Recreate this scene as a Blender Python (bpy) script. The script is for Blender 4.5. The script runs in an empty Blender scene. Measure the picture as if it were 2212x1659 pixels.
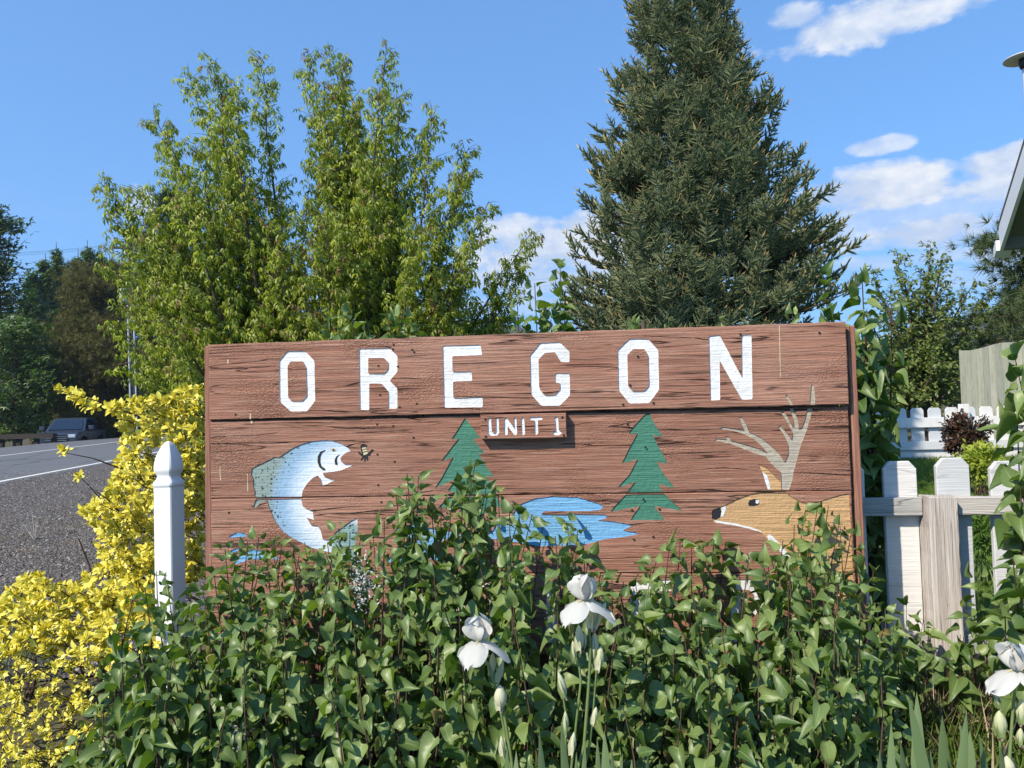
import bpy, bmesh, math, random
import numpy as np
from mathutils import Vector, Matrix
from mathutils.geometry import delaunay_2d_cdt

random.seed(7)
rng = np.random.default_rng(11)
scene = bpy.context.scene
COL = scene.collection

# ------------------------------------------------------------------ camera
W_, H_ = 2212.0, 1659.0           # measuring frame of the photograph
F_ = 1600.0
CAM = Vector((0, 0, 1.25))
PITCH, ROLL = math.atan(70 / F_), 0.024
_r = Vector((1, 0, 0)); _f = Vector((0, math.cos(PITCH), math.sin(PITCH))); _u = Vector((0, -math.sin(PITCH), math.cos(PITCH)))
RIGHT = (_r * math.cos(ROLL) - _u * math.sin(ROLL)).normalized()
UP = (_u * math.cos(ROLL) + _r * math.sin(ROLL)).normalized()
FWD = _f
cam_d = bpy.data.cameras.new('camera'); cam = bpy.data.objects.new('camera', cam_d); COL.objects.link(cam)
cam_d.sensor_width = 36; cam_d.lens = 36 * F_ / W_; cam_d.clip_end = 6000; cam_d.clip_start = 0.05
m = Matrix((RIGHT, UP, -FWD)).transposed().to_4x4(); m.translation = CAM
cam.matrix_world = m
scene.camera = cam


def ray(px, py):
    return FWD + RIGHT * ((px - W_ / 2) / F_) - UP * ((py - H_ / 2) / F_)


def D(px, py, Y):
    d = ray(px, py)
    return CAM + d * (Y / d.y)


# sign frame (its plane decides the sun direction that was measured on it)
PL = D(440, 1075, 2.86); PR = D(1856, 1075, 2.61)
PL.z = PR.z = 0
UX = (PR - PL).normalized(); IN = Vector((-UX.y, UX.x, 0))
TRAVEL = (UX * 0.85 + IN * 1.0 + Vector((0, 0, -1.2))).normalized()
SUN = -TRAVEL

# ------------------------------------------------------------------ world, sun, exposure
world = bpy.data.worlds.new('World'); scene.world = world; world.use_nodes = True
wn = world.node_tree.nodes; wl = world.node_tree.links; wn.clear()


def wnode(t, **kw):
    n = wn.new(t)
    for k, v in kw.items():
        setattr(n, k, v)
    return n


def wmath(op, a, b=None, c=None, clamp=False):
    n = wnode('ShaderNodeMath', operation=op); n.use_clamp = clamp
    for i, v in enumerate((a, b, c)):
        if v is None: continue
        if isinstance(v, (int, float)): n.inputs[i].default_value = v
        else: wl.new(v, n.inputs[i])
    return n.outputs[0]


SKY_STRENGTH = 0.15
sky = wnode('ShaderNodeTexSky', sky_type='NISHITA'); sky.sun_disc = False
sky.sun_elevation = math.asin(SUN.z); sky.sun_rotation = math.atan2(SUN.x, SUN.y)
sky.altitude = 0; sky.air_density = 1.0; sky.dust_density = 0.25; sky.ozone_density = 3.5
tc = wnode('ShaderNodeTexCoord')
sep = wnode('ShaderNodeSeparateXYZ'); wl.new(tc.outputs['Generated'], sep.inputs[0])
az = wmath('ARCTAN2', sep.outputs[0], sep.outputs[1])
el = wmath('ARCSINE', sep.outputs[2])
comb = wnode('ShaderNodeCombineXYZ')
wl.new(wmath('MULTIPLY', az, 1.0), comb.inputs[0]); wl.new(wmath('MULTIPLY', el, 1.7), comb.inputs[1])
nz = wnode('ShaderNodeTexNoise'); nz.inputs['Scale'].default_value = 11; nz.inputs['Detail'].default_value = 8; nz.inputs['Roughness'].default_value = 0.6
wl.new(comb.outputs[0], nz.inputs['Vector'])
nf = nz.outputs['Fac']
nz2 = wnode('ShaderNodeTexNoise'); nz2.inputs['Scale'].default_value = 30; nz2.inputs['Detail'].default_value = 5
wl.new(comb.outputs[0], nz2.inputs['Vector'])


def sky_blob(px, py, rx, ry, amp):
    d = ray(px, py).normalized()
    a0 = math.atan2(d.x, d.y); e0 = math.asin(d.z)
    kx = rx / F_ * 1.05; ky = ry / F_ * 1.15
    dx = wmath('DIVIDE', wmath('SUBTRACT', az, a0), kx)
    dy = wmath('DIVIDE', wmath('SUBTRACT', el, e0), ky)
    r2 = wmath('ADD', wmath('MULTIPLY', dx, dx), wmath('MULTIPLY', dy, dy))
    v = wmath('SUBTRACT', 1.0, r2, clamp=False)
    v = wmath('MAXIMUM', v, -1.0)
    v = wmath('ADD', v, wmath('MULTIPLY', wmath('SUBTRACT', nf, 0.48), 3.6))
    v = wmath('ADD', v, wmath('MULTIPLY', wmath('SUBTRACT', nz2.outputs['Fac'], 0.5), 0.9))
    return wmath('MULTIPLY', wmath('SMOOTH_MIN', wmath('MULTIPLY', wmath('MAXIMUM', v, 0.0), 1.5), 1.0, 0.25), min(1.0, amp * 1.12))


tot = None
for b in [(1875, 50, 195, 36, .95), (1720, 36, 55, 24, .7), (1905, 313, 55, 15, .6), (1985, 392, 60, 8, .25), (1900, 412, 150, 42, .9), (2180, 350, 95, 28, .85),
          (2200, 395, 120, 30, .8), (2000, 460, 260, 26, .45), (2010, 503, 145, 32, .85), (1840, 520, 70, 22, .5), (2150, 540, 60, 24, .55),
          (1950, 560, 170, 16, .45), (2150, 590, 160, 20, .35), (1180, 535, 200, 58, .85), (1110, 500, 90, 34, .8), (1260, 490, 70, 30, .9), (1150, 605, 200, 34, .6),
          (300, 440, 36, 34, .7), (1100, 660, 260, 20, .35), (-1100, 400, 300, 60, .8), (-900, 150, 260, 50, .8), (2700, 420, 300, 60, .8), (2900, 100, 200, 60, .8)]:
    v = sky_blob(*b)
    tot = v if tot is None else wmath('MAXIMUM', tot, v)
# the same fair-weather cloud field goes on all round, low over the horizon
fieldn = wnode('ShaderNodeTexNoise'); fieldn.inputs['Scale'].default_value = 3.2; fieldn.inputs['Detail'].default_value = 7
comb2 = wnode('ShaderNodeCombineXYZ'); wl.new(az, comb2.inputs[0]); wl.new(wmath('MULTIPLY', el, 5.0), comb2.inputs[1]); comb2.inputs[2].default_value = 4.2
wl.new(comb2.outputs[0], fieldn.inputs['Vector'])
band = wmath('MULTIPLY', wmath('SUBTRACT', 0.28, el, clamp=True), 3.0, clamp=True)
fld = wmath('MULTIPLY', wmath('MULTIPLY', wmath('SUBTRACT', fieldn.outputs['Fac'], 0.52), 4.0, clamp=True), band)
tot = wmath('MAXIMUM', tot, wmath('MULTIPLY', fld, 0.55))
tint = wnode('ShaderNodeMixRGB', blend_type='MULTIPLY'); tint.inputs[0].default_value = 1.0
gam = wnode('ShaderNodeGamma'); gam.inputs[1].default_value = 0.5; wl.new(sky.outputs[0], gam.inputs[0])
wl.new(gam.outputs[0], tint.inputs[1]); tint.inputs[2].default_value = (0.85, 1.58, 2.52, 1)
mixc = wnode('ShaderNodeMixRGB'); wl.new(tot, mixc.inputs[0]); wl.new(tint.outputs[0], mixc.inputs[1])
shade = wnode('ShaderNodeMixRGB'); wl.new(wmath('MULTIPLY', wmath('SUBTRACT', wmath('ADD', nf, wmath('MULTIPLY', nz2.outputs['Fac'], 0.5)), 0.68), 4.0, clamp=True), shade.inputs[0])
shade.inputs[1].default_value = (3.3, 3.9, 5.0, 1); shade.inputs[2].default_value = (5.2, 5.35, 5.6, 1)
wl.new(shade.outputs[0], mixc.inputs[2])
bg = wnode('ShaderNodeBackground'); bg.inputs[1].default_value = SKY_STRENGTH
out = wnode('ShaderNodeOutputWorld'); wl.new(mixc.outputs[0], bg.inputs[0]); wl.new(bg.outputs[0], out.inputs[0])

sd = bpy.data.lights.new('sun', 'SUN'); sd.energy = 5.0; sd.angle = math.radians(0.53); sd.color = (1, 0.905, 0.76)
so = bpy.data.objects.new('sun', sd); COL.objects.link(so)
so.rotation_euler = TRAVEL.to_track_quat('-Z', 'Y').to_euler(); so.location = (-4, -6, 8)

scene.view_settings.view_transform = 'Standard'; scene.view_settings.look = 'None'
scene.view_settings.exposure = 0.3; scene.view_settings.gamma = 1.0; scene.view_settings.use_curve_mapping = False
scene.cycles.max_bounces = 6; scene.cycles.diffuse_bounces = 1; scene.cycles.glossy_bounces = 2
scene.cycles.transmission_bounces = 3; scene.cycles.volume_bounces = 0; scene.cycles.transparent_max_bounces = 6


# ------------------------------------------------------------------ materials
class Mat:
    def __init__(s, name):
        s.m = bpy.data.materials.new(name); s.m.use_nodes = True
        s.n = s.m.node_tree.nodes; s.l = s.m.node_tree.links
        s.b = s.n['Principled BSDF']; s.o = s.n['Material Output']

    def node(s, t, **kw):
        n = s.n.new(t)
        for k, v in kw.items():
            if k.startswith('i_'): n.inputs[k[2:].replace('_', ' ')].default_value = v
            else: setattr(n, k, v)
        return n

    def math(s, op, a, b=None, c=None, clamp=False):
        n = s.n.new('ShaderNodeMath'); n.operation = op; n.use_clamp = clamp
        for i, v in enumerate((a, b, c)):
            if v is None: continue
            if isinstance(v, (int, float)): n.inputs[i].default_value = v
            else: s.l.new(v, n.inputs[i])
        return n.outputs[0]

    def coords(s, scale=(1, 1, 1), kind='Object', off=None):
        t = s.n.new('ShaderNodeTexCoord'); mp = s.n.new('ShaderNodeMapping'); mp.inputs['Scale'].default_value = scale
        s.l.new(t.outputs[kind], mp.inputs[0])
        if off is not None: s.l.new(off, mp.inputs['Location'])
        return mp.outputs[0]

    def noise(s, vec, scale, detail=4, rough=0.55, dist=0.0):
        n = s.n.new('ShaderNodeTexNoise'); n.inputs['Scale'].default_value = scale; n.inputs['Detail'].default_value = detail
        n.inputs['Roughness'].default_value = rough; n.inputs['Distortion'].default_value = dist
        if vec is not None: s.l.new(vec, n.inputs['Vector'])
        return n.outputs['Fac']

    def ramp(s, fac, stops, interp='LINEAR'):
        n = s.n.new('ShaderNodeValToRGB'); n.color_ramp.interpolation = interp
        e = n.color_ramp.elements
        while len(e) < len(stops): e.new(0.5)
        for k, (p, c) in enumerate(stops):
            e[k].position = p; e[k].color = (*c, 1) if len(c) == 3 else c
        s.l.new(fac, n.inputs[0]); return n.outputs[0]

    def mix(s, fac, a, b, mode='MIX'):
        n = s.n.new('ShaderNodeMixRGB'); n.blend_type = mode
        for i, v in enumerate((fac, a, b)):
            if isinstance(v, (int, float)): n.inputs[i].default_value = v
            elif isinstance(v, tuple): n.inputs[i].default_value = (*v, 1)
            else: s.l.new(v, n.inputs[i])
        return n.outputs[0]

    def set(s, color=None, rough=None, spec=None, metal=None):
        for key, v in (('Base Color', color), ('Roughness', rough), ('Specular IOR Level', spec), ('Metallic', metal)):
            if v is None: continue
            if isinstance(v, tuple): s.b.inputs[key].default_value = (*v, 1)
            elif isinstance(v, (int, float)): s.b.inputs[key].default_value = v
            else: s.l.new(v, s.b.inputs[key])
        return s

    def bump(s, h, strength=0.5, dist=0.01):
        n = s.n.new('ShaderNodeBump'); n.inputs['Strength'].default_value = strength; n.inputs['Distance'].default_value = dist
        s.l.new(h, n.inputs['Height']); s.l.new(n.outputs[0], s.b.inputs['Normal']); return s


def plain(name, color, rough=0.6, var=0.12, scale=8, spec=0.4, metal=0.0, bump=0.0, bscale=60):
    k = Mat(name); v = k.coords()
    n = k.noise(v, scale, 5)
    c = k.ramp(n, [(0.25, tuple(x * (1 - var) for x in color)), (0.75, tuple(min(1, x * (1 + var)) for x in color))])
    k.set(c, rough, spec, metal)
    if bump: k.bump(k.noise(v, bscale, 4), bump, 0.003)
    return k.m


def wood_mat(name, base, dark, light, axis='x', crack=1.0, bump=0.6, crackle=True, blotch=0.5):
    """weathered painted timber; the grain runs along the given axis of the thing's own space"""
    k = Mat(name)
    oi = k.node('ShaderNodeObjectInfo'); cmb = k.node('ShaderNodeCombineXYZ')
    for i in range(3): k.l.new(k.math('MULTIPLY', oi.outputs['Random'], 13.7 * (i + 1)), cmb.inputs[i])
    sc = lambda a, b: (a, b, b) if axis == 'x' else (b, b, a)
    g1 = k.noise(k.coords(sc(1.3, 60), off=cmb.outputs[0]), 1.6, 9, 0.68, 0.9)
    g2 = k.noise(k.coords(sc(5, 190), off=cmb.outputs[0]), 1.0, 6, 0.65, 0.2)
    big = k.noise(k.coords(sc(1.2, 3.2), off=cmb.outputs[0]), 1.5, 4, 0.6)
    cr = k.noise(k.coords(sc(1.1, 26), off=cmb.outputs[0]), 1.0, 3, 0.45, 0.8)
    crk = k.math('SUBTRACT', 1.0, k.math('MULTIPLY', k.math('ABSOLUTE', k.math('SUBTRACT', cr, 0.5)), 55.0), clamp=True)
    gate = k.noise(k.coords(sc(2.2, 9), off=cmb.outputs[0]), 1.3, 3)
    crk = k.math('MULTIPLY', crk, k.math('MULTIPLY', k.math('SUBTRACT', gate, 0.47), 9.0, clamp=True))
    crk = k.math('MULTIPLY', crk, crack)
    c = k.mix(k.math('MULTIPLY', k.math('SUBTRACT', g1, 0.33), 2.9, clamp=True), dark, base)
    c = k.mix(k.math('MULTIPLY', k.math('SUBTRACT', g2, 0.50), 3.0, clamp=True), c, light)
    st = k.math('MULTIPLY', k.math('SUBTRACT', big, 0.52), 4.0, clamp=True)
    st = k.math('MULTIPLY', st, k.math('MULTIPLY', k.math('SUBTRACT', k.noise(k.coords(sc(14, 210), off=cmb.outputs[0]), 1, 6, .7), 0.46), 6.0, clamp=True))
    c = k.mix(k.math('MULTIPLY', st, blotch), c, (0.035, 0.028, 0.024))
    fade = k.noise(k.coords(sc(1.0, 2.2), off=cmb.outputs[0]), 1.1, 5, .6)
    c = k.mix(k.math('MULTIPLY', k.math('SUBTRACT', fade, 0.5, clamp=True), 2.0, clamp=True), c, k.mix(0.5, c, tuple(min(1, x * 1.25 + .04) for x in light)))
    bw = k.node('ShaderNodeMixRGB', blend_type='MULTIPLY'); bw.inputs[0].default_value = 1.0; k.l.new(c, bw.inputs[1]); k.l.new(k.ramp(oi.outputs['Random'], [(0, (.80, .82, .84)), (1, (1.08, 1.04, 1.0))]), bw.inputs[2]); c = bw.outputs[0]
    c = k.mix(crk, c, (0.012, 0.008, 0.006))
    k.set(c, 0.72, 0.25)
    h = k.math('ADD', k.math('MULTIPLY', g1, 0.5), k.math('MULTIPLY', g2, 0.7))
    if crackle:
        vo = k.node('ShaderNodeTexVoronoi', feature='DISTANCE_TO_EDGE'); vo.inputs['Scale'].default_value = 1.0
        k.l.new(k.coords(sc(60, 130), off=cmb.outputs[0]), vo.inputs['Vector'])
        cell = k.math('MULTIPLY', vo.outputs['Distance'], 7.0, clamp=True)
        m2 = k.math('MULTIPLY', k.math('SUBTRACT', k.noise(k.coords((2, 2, 3), off=cmb.outputs[0]), 1.5, 2), 0.5), 5, clamp=True)
        h = k.math('ADD', h, k.math('MULTIPLY', k.math('MULTIPLY', cell, m2), 0.35))
    h = k.math('SUBTRACT', h, k.math('MULTIPLY', crk, 1.2))
    k.bump(h, bump, 0.006)
    return k.m


def paint_mat(name, color, extra=None, bump=0.35, rough=0.55, var=0.16):
    """brushed paint in the routed figures; timber grain shows through"""
    k = Mat(name); v = k.coords((6, 6, 150))
    g = k.noise(v, 1.0, 6, 0.6, 0.5); lump = k.noise(k.coords(), 70, 4)
    c = color if isinstance(color, tuple) else None
    if extra: c = extra(k)
    dk = k.ramp(g, [(0.3, (1 - var,) * 3), (0.6, (1, 1, 1))])
    c = k.mix(1.0, c, dk, 'MULTIPLY')
    k.set(c, rough, 0.35); k.bump(k.math('ADD', g, k.math('MULTIPLY', lump, 0.6)), bump, 0.006)
    return k.m


def leaf_mat(name, c1, c2, trans=0.35, tcol=None, rough=0.42, spec=0.45, vein=0.0, margin=None):
    """leaf skin: tone differs from leaf to leaf (attribute 'tone' / object random), light passes through"""
    k = Mat(name)
    at = k.node('ShaderNodeAttribute', attribute_name='tone'); oi = k.node('ShaderNodeObjectInfo')
    r = k.math('FRACT', k.math('ADD', at.outputs['Fac'], oi.outputs['Random']))
    c = k.ramp(r, [(0.0, c1), (1.0, c2)])
    uv = k.node('ShaderNodeUVMap'); sp = k.node('ShaderNodeSeparateXYZ'); k.l.new(uv.outputs[0], sp.inputs[0])
    u = k.math('ABSOLUTE', k.math('SUBTRACT', sp.outputs[0], 0.5))
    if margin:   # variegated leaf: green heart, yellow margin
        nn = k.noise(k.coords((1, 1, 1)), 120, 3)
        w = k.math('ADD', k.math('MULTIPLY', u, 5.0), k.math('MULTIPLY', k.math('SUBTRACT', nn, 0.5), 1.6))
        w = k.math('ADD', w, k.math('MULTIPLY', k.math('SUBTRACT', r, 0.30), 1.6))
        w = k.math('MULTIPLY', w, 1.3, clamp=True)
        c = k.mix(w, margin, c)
    if vein:
        vn = k.math('SUBTRACT', 1.0, k.math('MULTIPLY', u, 22.0), clamp=True)
        side = k.math('SINE', k.math('MULTIPLY', k.math('SUBTRACT', sp.outputs[1], k.math('MULTIPLY', u, 0.9)), 42.0))
        side = k.math('MULTIPLY', k.math('SUBTRACT', side, 0.86), 4.0, clamp=True)
        vv = k.math('MULTIPLY', k.math('MAXIMUM', vn, k.math('MULTIPLY', side, 0.35)), vein)
        c = k.mix(vv, c, tuple(min(1, x * 1.9 + 0.02) for x in c2))
        k.bump(k.math('MULTIPLY', side, 1.0), 0.12, 0.002)
    blem = k.math('MULTIPLY', k.math('SUBTRACT', k.noise(k.coords((1, 1, 1)), 9, 4, .7), 0.55), 2.2, clamp=True)
    c = k.mix(k.math('MULTIPLY', blem, 0.22), c, k.mix(1.0, c, (1.35, 1.12, .7), 'MULTIPLY'))
    k.set(c, rough, spec)
    tr = k.n.new('ShaderNodeBsdfTranslucent')
    tc_ = k.mix(1.0, c, tcol or (1.5, 1.9, 0.6), 'MULTIPLY'); k.l.new(tc_, tr.inputs[0])
    mx = k.n.new('ShaderNodeMixShader'); mx.inputs[0].default_value = trans
    k.l.new(k.b.outputs[0], mx.inputs[1]); k.l.new(tr.outputs[0], mx.inputs[2]); k.l.new(mx.outputs[0], k.o.inputs[0])
    return k.m


M = {}
M['sign'] = wood_mat('sign_timber', (0.43, 0.208, 0.138), (0.215, 0.100, 0.068), (0.57, 0.37, 0.28), 'x', 0.8, 1.3, True, 0.34)
M['sign_post'] = wood_mat('sign_trim_timber', (0.40, 0.19, 0.13), (0.22, 0.10, 0.07), (0.50, 0.30, 0.22), 'z', 0.7, 0.8, False, 0.4)
def dirty_white(k):
    sp_ = k.math('MULTIPLY', k.math('SUBTRACT', k.noise(k.coords((1, 1, 2.5)), 130, 5, .7), 0.66), 9.0, clamp=True)
    wash = k.ramp(k.noise(k.coords(), 14, 4), [(.35, (.70, .69, .67)), (.6, (.82, .82, .82))])
    return k.mix(sp_, wash, (0.30, 0.20, 0.16))


M['white'] = paint_mat('white_sign_paint', None, dirty_white, var=0.04, bump=0.7)
M['tree_paint'] = paint_mat('green_sign_paint', (0.065, 0.225, 0.15), bump=0.8, var=0.3)
M['lake_paint'] = paint_mat('blue_sign_paint', (0.20, 0.46, 0.73), bump=0.9, var=0.25)
M['antler_paint'] = paint_mat('antler_sign_paint', (0.47, 0.41, 0.32), bump=0.8, var=0.3)
M['deer_paint'] = paint_mat('deer_sign_paint', (0.64, 0.39, 0.185), bump=0.9, var=0.35)
M['black_paint'] = paint_mat('black_sign_paint', (0.02, 0.02, 0.022), bump=0.3)
M['fin_paint'] = paint_mat('fin_sign_paint', (0.22, 0.33, 0.30), bump=0.6, var=0.3)
M['cream_paint'] = paint_mat('cream_sign_paint', (0.62, 0.52, 0.33), bump=0.3)
M['hole'] = plain('nail_iron', (0.02, 0.013, 0.01), 0.8)
M['screw'] = plain('rusty_screw', (0.06, 0.02, 0.012), 0.6, 0.4, 400)
M['vinyl'] = plain('white_vinyl', (0.78, 0.79, 0.80), 0.28, 0.03, 3, 0.5)
M['fence_white'] = wood_mat('white_painted_picket', (0.74, 0.75, 0.76), (0.66, 0.66, 0.66), (0.82, 0.83, 0.84), 'x', 0.25, 0.5, False, 0.05)
M['fence_far'] = wood_mat('white_far_picket', (0.78, 0.79, 0.80), (0.66, 0.67, 0.68), (0.84, 0.85, 0.86), 'z', 0.1, 0.15, False, 0.05)
M['post_worn'] = wood_mat('worn_white_post', (0.68, 0.665, 0.64), (0.27, 0.20, 0.175), (0.78, 0.78, 0.76), 'z', 0.5, 0.9, False, 0.15)
M['rail_worn'] = wood_mat('worn_white_rail', (0.60, 0.59, 0.57), (0.36, 0.33, 0.30), (0.74, 0.74, 0.73), 'x', 0.5, 0.7, False, 0.15)
M['sage'] = wood_mat('sage_fence_boards', (0.46, 0.47, 0.36), (0.27, 0.28, 0.22), (0.52, 0.53, 0.43), 'z', 0.5, 0.3, False, 0.75)
M['bark'] = plain('bark', (0.10, 0.075, 0.055), 0.9, 0.4, 12, 0.2, 0, 0.8, 40)
M['twig'] = plain('brown_twig', (0.085, 0.055, 0.038), 0.8, 0.35, 20, 0.2)
M['green_stem'] = plain('green_stem', (0.16, 0.22, 0.075), 0.5, 0.25, 20)
M['dead_stem'] = plain('dead_stem', (0.42, 0.38, 0.32), 0.8, 0.2, 20)
M['lilac'] = leaf_mat('lilac_leaf', (0.060, 0.115, 0.026), (0.205, 0.270, 0.085), 0.22, (1.6, 2.0, 0.3), 0.42, 0.45, 0.4)
M['old_leaf'] = leaf_mat('withered_leaf', (0.20, 0.14, 0.055), (0.36, 0.32, 0.10), 0.25, (1.2, 1.2, 0.6), 0.7, 0.2)
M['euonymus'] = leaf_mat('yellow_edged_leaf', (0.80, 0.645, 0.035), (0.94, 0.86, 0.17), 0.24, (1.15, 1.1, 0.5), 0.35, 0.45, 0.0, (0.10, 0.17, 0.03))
M['boxelder'] = leaf_mat('box_elder_leaf', (0.115, 0.160, 0.012), (0.37, 0.41, 0.050), 0.38, (1.7, 1.9, 0.5), 0.40, 0.45)
M['boxtip'] = leaf_mat('box_elder_young_leaf', (0.22, 0.20, 0.06), (0.30, 0.17, 0.08), 0.40, (1.3, 1.3, 0.6), 0.5, 0.4)
M['spruce'] = leaf_mat('spruce_needles', (0.19, 0.235, 0.125), (0.32, 0.345, 0.185), 0.14, (1.2, 1.3, 0.6), 0.6, 0.15)
M['spruce_tip'] = plain('spruce_bud', (0.62, 0.46, 0.18), 0.7, 0.3, 30)
M['pine'] = leaf_mat('pine_needles', (0.11, 0.11, 0.030), (0.19, 0.16, 0.06), 0.15, None, 0.6, 0.2)
M['pine_green'] = leaf_mat('green_pine_needles', (0.055, 0.085, 0.030), (0.12, 0.155, 0.055), 0.15, None, 0.5, 0.3)
M['dark_conifer'] = leaf_mat('dark_conifer_needles', (0.028, 0.048, 0.020), (0.060, 0.085, 0.036), 0.12, None, 0.6, 0.2)
M['poplar'] = leaf_mat('poplar_leaf', (0.05, 0.095, 0.022), (0.13, 0.19, 0.05), 0.3, None, 0.4, 0.4)
M['cottonwood'] = leaf_mat('dark_tree_leaf', (0.035, 0.062, 0.016), (0.085, 0.13, 0.034), 0.3, None, 0.4, 0.4)
M['fruit'] = leaf_mat('fruit_tree_leaf', (0.10, 0.14, 0.035), (0.22, 0.27, 0.075), 0.35, (1.4, 1.6, 0.5), 0.4, 0.4)
M['dead_tree'] = leaf_mat('scorched_needles', (0.13, 0.085, 0.055), (0.20, 0.13, 0.085), 0.1, None, 0.8, 0.1)
M['rose'] = leaf_mat('dark_red_leaf', (0.022, 0.026, 0.012), (0.10, 0.040, 0.022), 0.2, (1.3, 1.0, 0.6), 0.4, 0.4)
M['spirea'] = leaf_mat('lime_leaf', (0.22, 0.30, 0.03), (0.42, 0.46, 0.07), 0.35, (1.2, 1.4, 0.5), 0.5, 0.3)
M['grey_herb'] = leaf_mat('grey_feathery_leaf', (0.20, 0.23, 0.17), (0.34, 0.36, 0.29), 0.2, None, 0.7, 0.2)
M['lupine'] = leaf_mat('lupine_leaf', (0.06, 0.12, 0.02), (0.14, 0.22, 0.04), 0.3, None, 0.5, 0.3)
M['iris_leaf'] = leaf_mat('iris_blade', (0.15, 0.22, 0.10), (0.24, 0.32, 0.15), 0.25, (1.3, 1.6, 0.5), 0.5, 0.3)
M['grass'] = leaf_mat('grass_blade', (0.075, 0.13, 0.020), (0.19, 0.27, 0.055), 0.35, (1.4, 1.6, 0.5), 0.5, 0.3)
M['lawn_blade'] = leaf_mat('lawn_blade', (0.09, 0.155, 0.02), (0.18, 0.27, 0.045), 0.30, (1.3, 1.5, 0.5), 0.5, 0.3)
M['dry_grass'] = leaf_mat('dry_grass_blade', (0.30, 0.22, 0.13), (0.55, 0.44, 0.30), 0.2, (1, 1, 1), 0.7, 0.2)
M['grey_grass'] = leaf_mat('grey_grass_blade', (0.20, 0.23, 0.15), (0.32, 0.35, 0.25), 0.2, (1, 1, 1), 0.7, 0.2)
M['petal'] = leaf_mat('iris_petal', (0.72, 0.71, 0.66), (0.79, 0.78, 0.74), 0.40, (1, 1, 0.95), 0.5, 0.3)
M['petal_yellow'] = leaf_mat('iris_throat', (0.75, 0.68, 0.30), (0.80, 0.74, 0.42), 0.3, (1, 1, 0.8), 0.5, 0.3)
M['bud'] = leaf_mat('iris_bud', (0.62, 0.64, 0.38), (0.72, 0.71, 0.50), 0.3, (1, 1, 0.8), 0.5, 0.3)
M['papery'] = plain('papery_sheath', (0.42, 0.31, 0.21), 0.8, 0.3, 60)
M['blossom'] = leaf_mat('faded_lilac_blossom', (0.50, 0.48, 0.44), (0.70, 0.69, 0.68), 0.2, (1, 1, 1), 0.8, 0.2)
M['asphalt'] = None
k = Mat('asphalt'); v = k.coords()
c = k.ramp(k.noise(v, 55, 6, 0.7), [(0.3, (0.085, 0.086, 0.09)), (0.7, (0.17, 0.17, 0.172))])
c = k.mix(k.math('MULTIPLY', k.noise(k.coords((0.6, 0.08, 1)), 1.2, 4), 0.55), c, (0.15, 0.152, 0.157))
vo = k.node('ShaderNodeTexVoronoi', feature='DISTANCE_TO_EDGE'); vo.inputs['Scale'].default_value = 0.45; k.l.new(k.mix(0.25, v, k.noise(v, 2.5, 4)), vo.inputs['Vector'])
ck = k.math('SUBTRACT', 1.0, k.math('MULTIPLY', vo.outputs['Distance'], 60.0), clamp=True)
c = k.mix(k.math('MULTIPLY', ck, 0.6), c, (0.035, 0.035, 0.036))
k.set(c, 0.85, 0.3); k.bump(k.noise(v, 90, 3), 0.4, 0.01); M['asphalt'] = k.m
k = Mat('gravel'); v = k.coords()
vo = k.node('ShaderNodeTexVoronoi'); vo.inputs['Scale'].default_value = 42; k.l.new(v, vo.inputs['Vector'])
g = k.mix(0.6, vo.outputs['Color'], k.ramp(k.noise(v, 40, 5, 0.7), [(0.3, (0, 0, 0)), (0.7, (1, 1, 1))]))
gb = k.node('ShaderNodeRGBToBW'); k.l.new(g, gb.inputs[0])
c = k.ramp(gb.outputs[0], [(0.25, (0.085, 0.074, 0.066)), (0.5, (0.15, 0.132, 0.118)), (0.85, (0.27, 0.245, 0.22))])
k.set(c, 0.9, 0.2); k.bump(k.math('ADD', vo.outputs['Distance'], k.noise(v, 14, 5)), 1.0, 0.03); M['gravel'] = k.m
M['line'] = plain('road_paint', (0.72, 0.70, 0.62), 0.7, 0.15, 3)
k = Mat('soil'); v = k.coords()
c = k.ramp(k.noise(v, 1.8, 8, 0.65), [(0.3, (0.055, 0.045, 0.028)), (0.5, (0.09, 0.085, 0.04)), (0.7, (0.17, 0.145, 0.09))])
k.set(c, 0.95, 0.1); k.bump(k.noise(v, 25, 6), 0.8, 0.04); M['soil'] = k.m
k = Mat('lawn'); v = k.coords()
c = k.ramp(k.noise(v, 6, 8, 0.7), [(0.3, (0.06, 0.11, 0.018)), (0.7, (0.13, 0.19, 0.04))])
k.set(c, 0.9, 0.15); k.bump(k.noise(v, 80, 4), 0.8, 0.03); M['lawn'] = k.m
k = Mat('wooded_hill'); v = k.coords()
c = k.ramp(k.noise(v, 0.02, 8, 0.7), [(0.35, (0.035, 0.045, 0.030)), (0.6, (0.09, 0.080, 0.060)), (0.75, (0.14, 0.115, 0.085))])
k.set(c, 1.0, 0.0); M['hill'] = k.m
M['burnt'] = plain('burnt_timber', (0.045, 0.040, 0.040), 0.9, 0.3, 1)
M['truck_paint'] = plain('blue_grey_truck_paint', (0.055, 0.072, 0.105), 0.22, 0.03, 2, 0.6, 0.35)
M['glass'] = plain('tinted_glass', (0.012, 0.02, 0.035), 0.05, 0.02, 2, 0.8)
M['tyre'] = plain('tyre_rubber', (0.015, 0.015, 0.016), 0.8)
M['trim_black'] = plain('black_trim', (0.016, 0.016, 0.018), 0.4)
M['chrome'] = plain('chrome', (0.6, 0.62, 0.65), 0.18, 0.02, 2, 0.5, 0.9)
M['lens'] = plain('headlamp_lens', (0.55, 0.58, 0.62), 0.1, 0.05, 4, 0.7)
M['galv'] = plain('galvanised_pipe', (0.55, 0.56, 0.58), 0.4, 0.08, 6, 0.5, 0.3)
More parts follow.
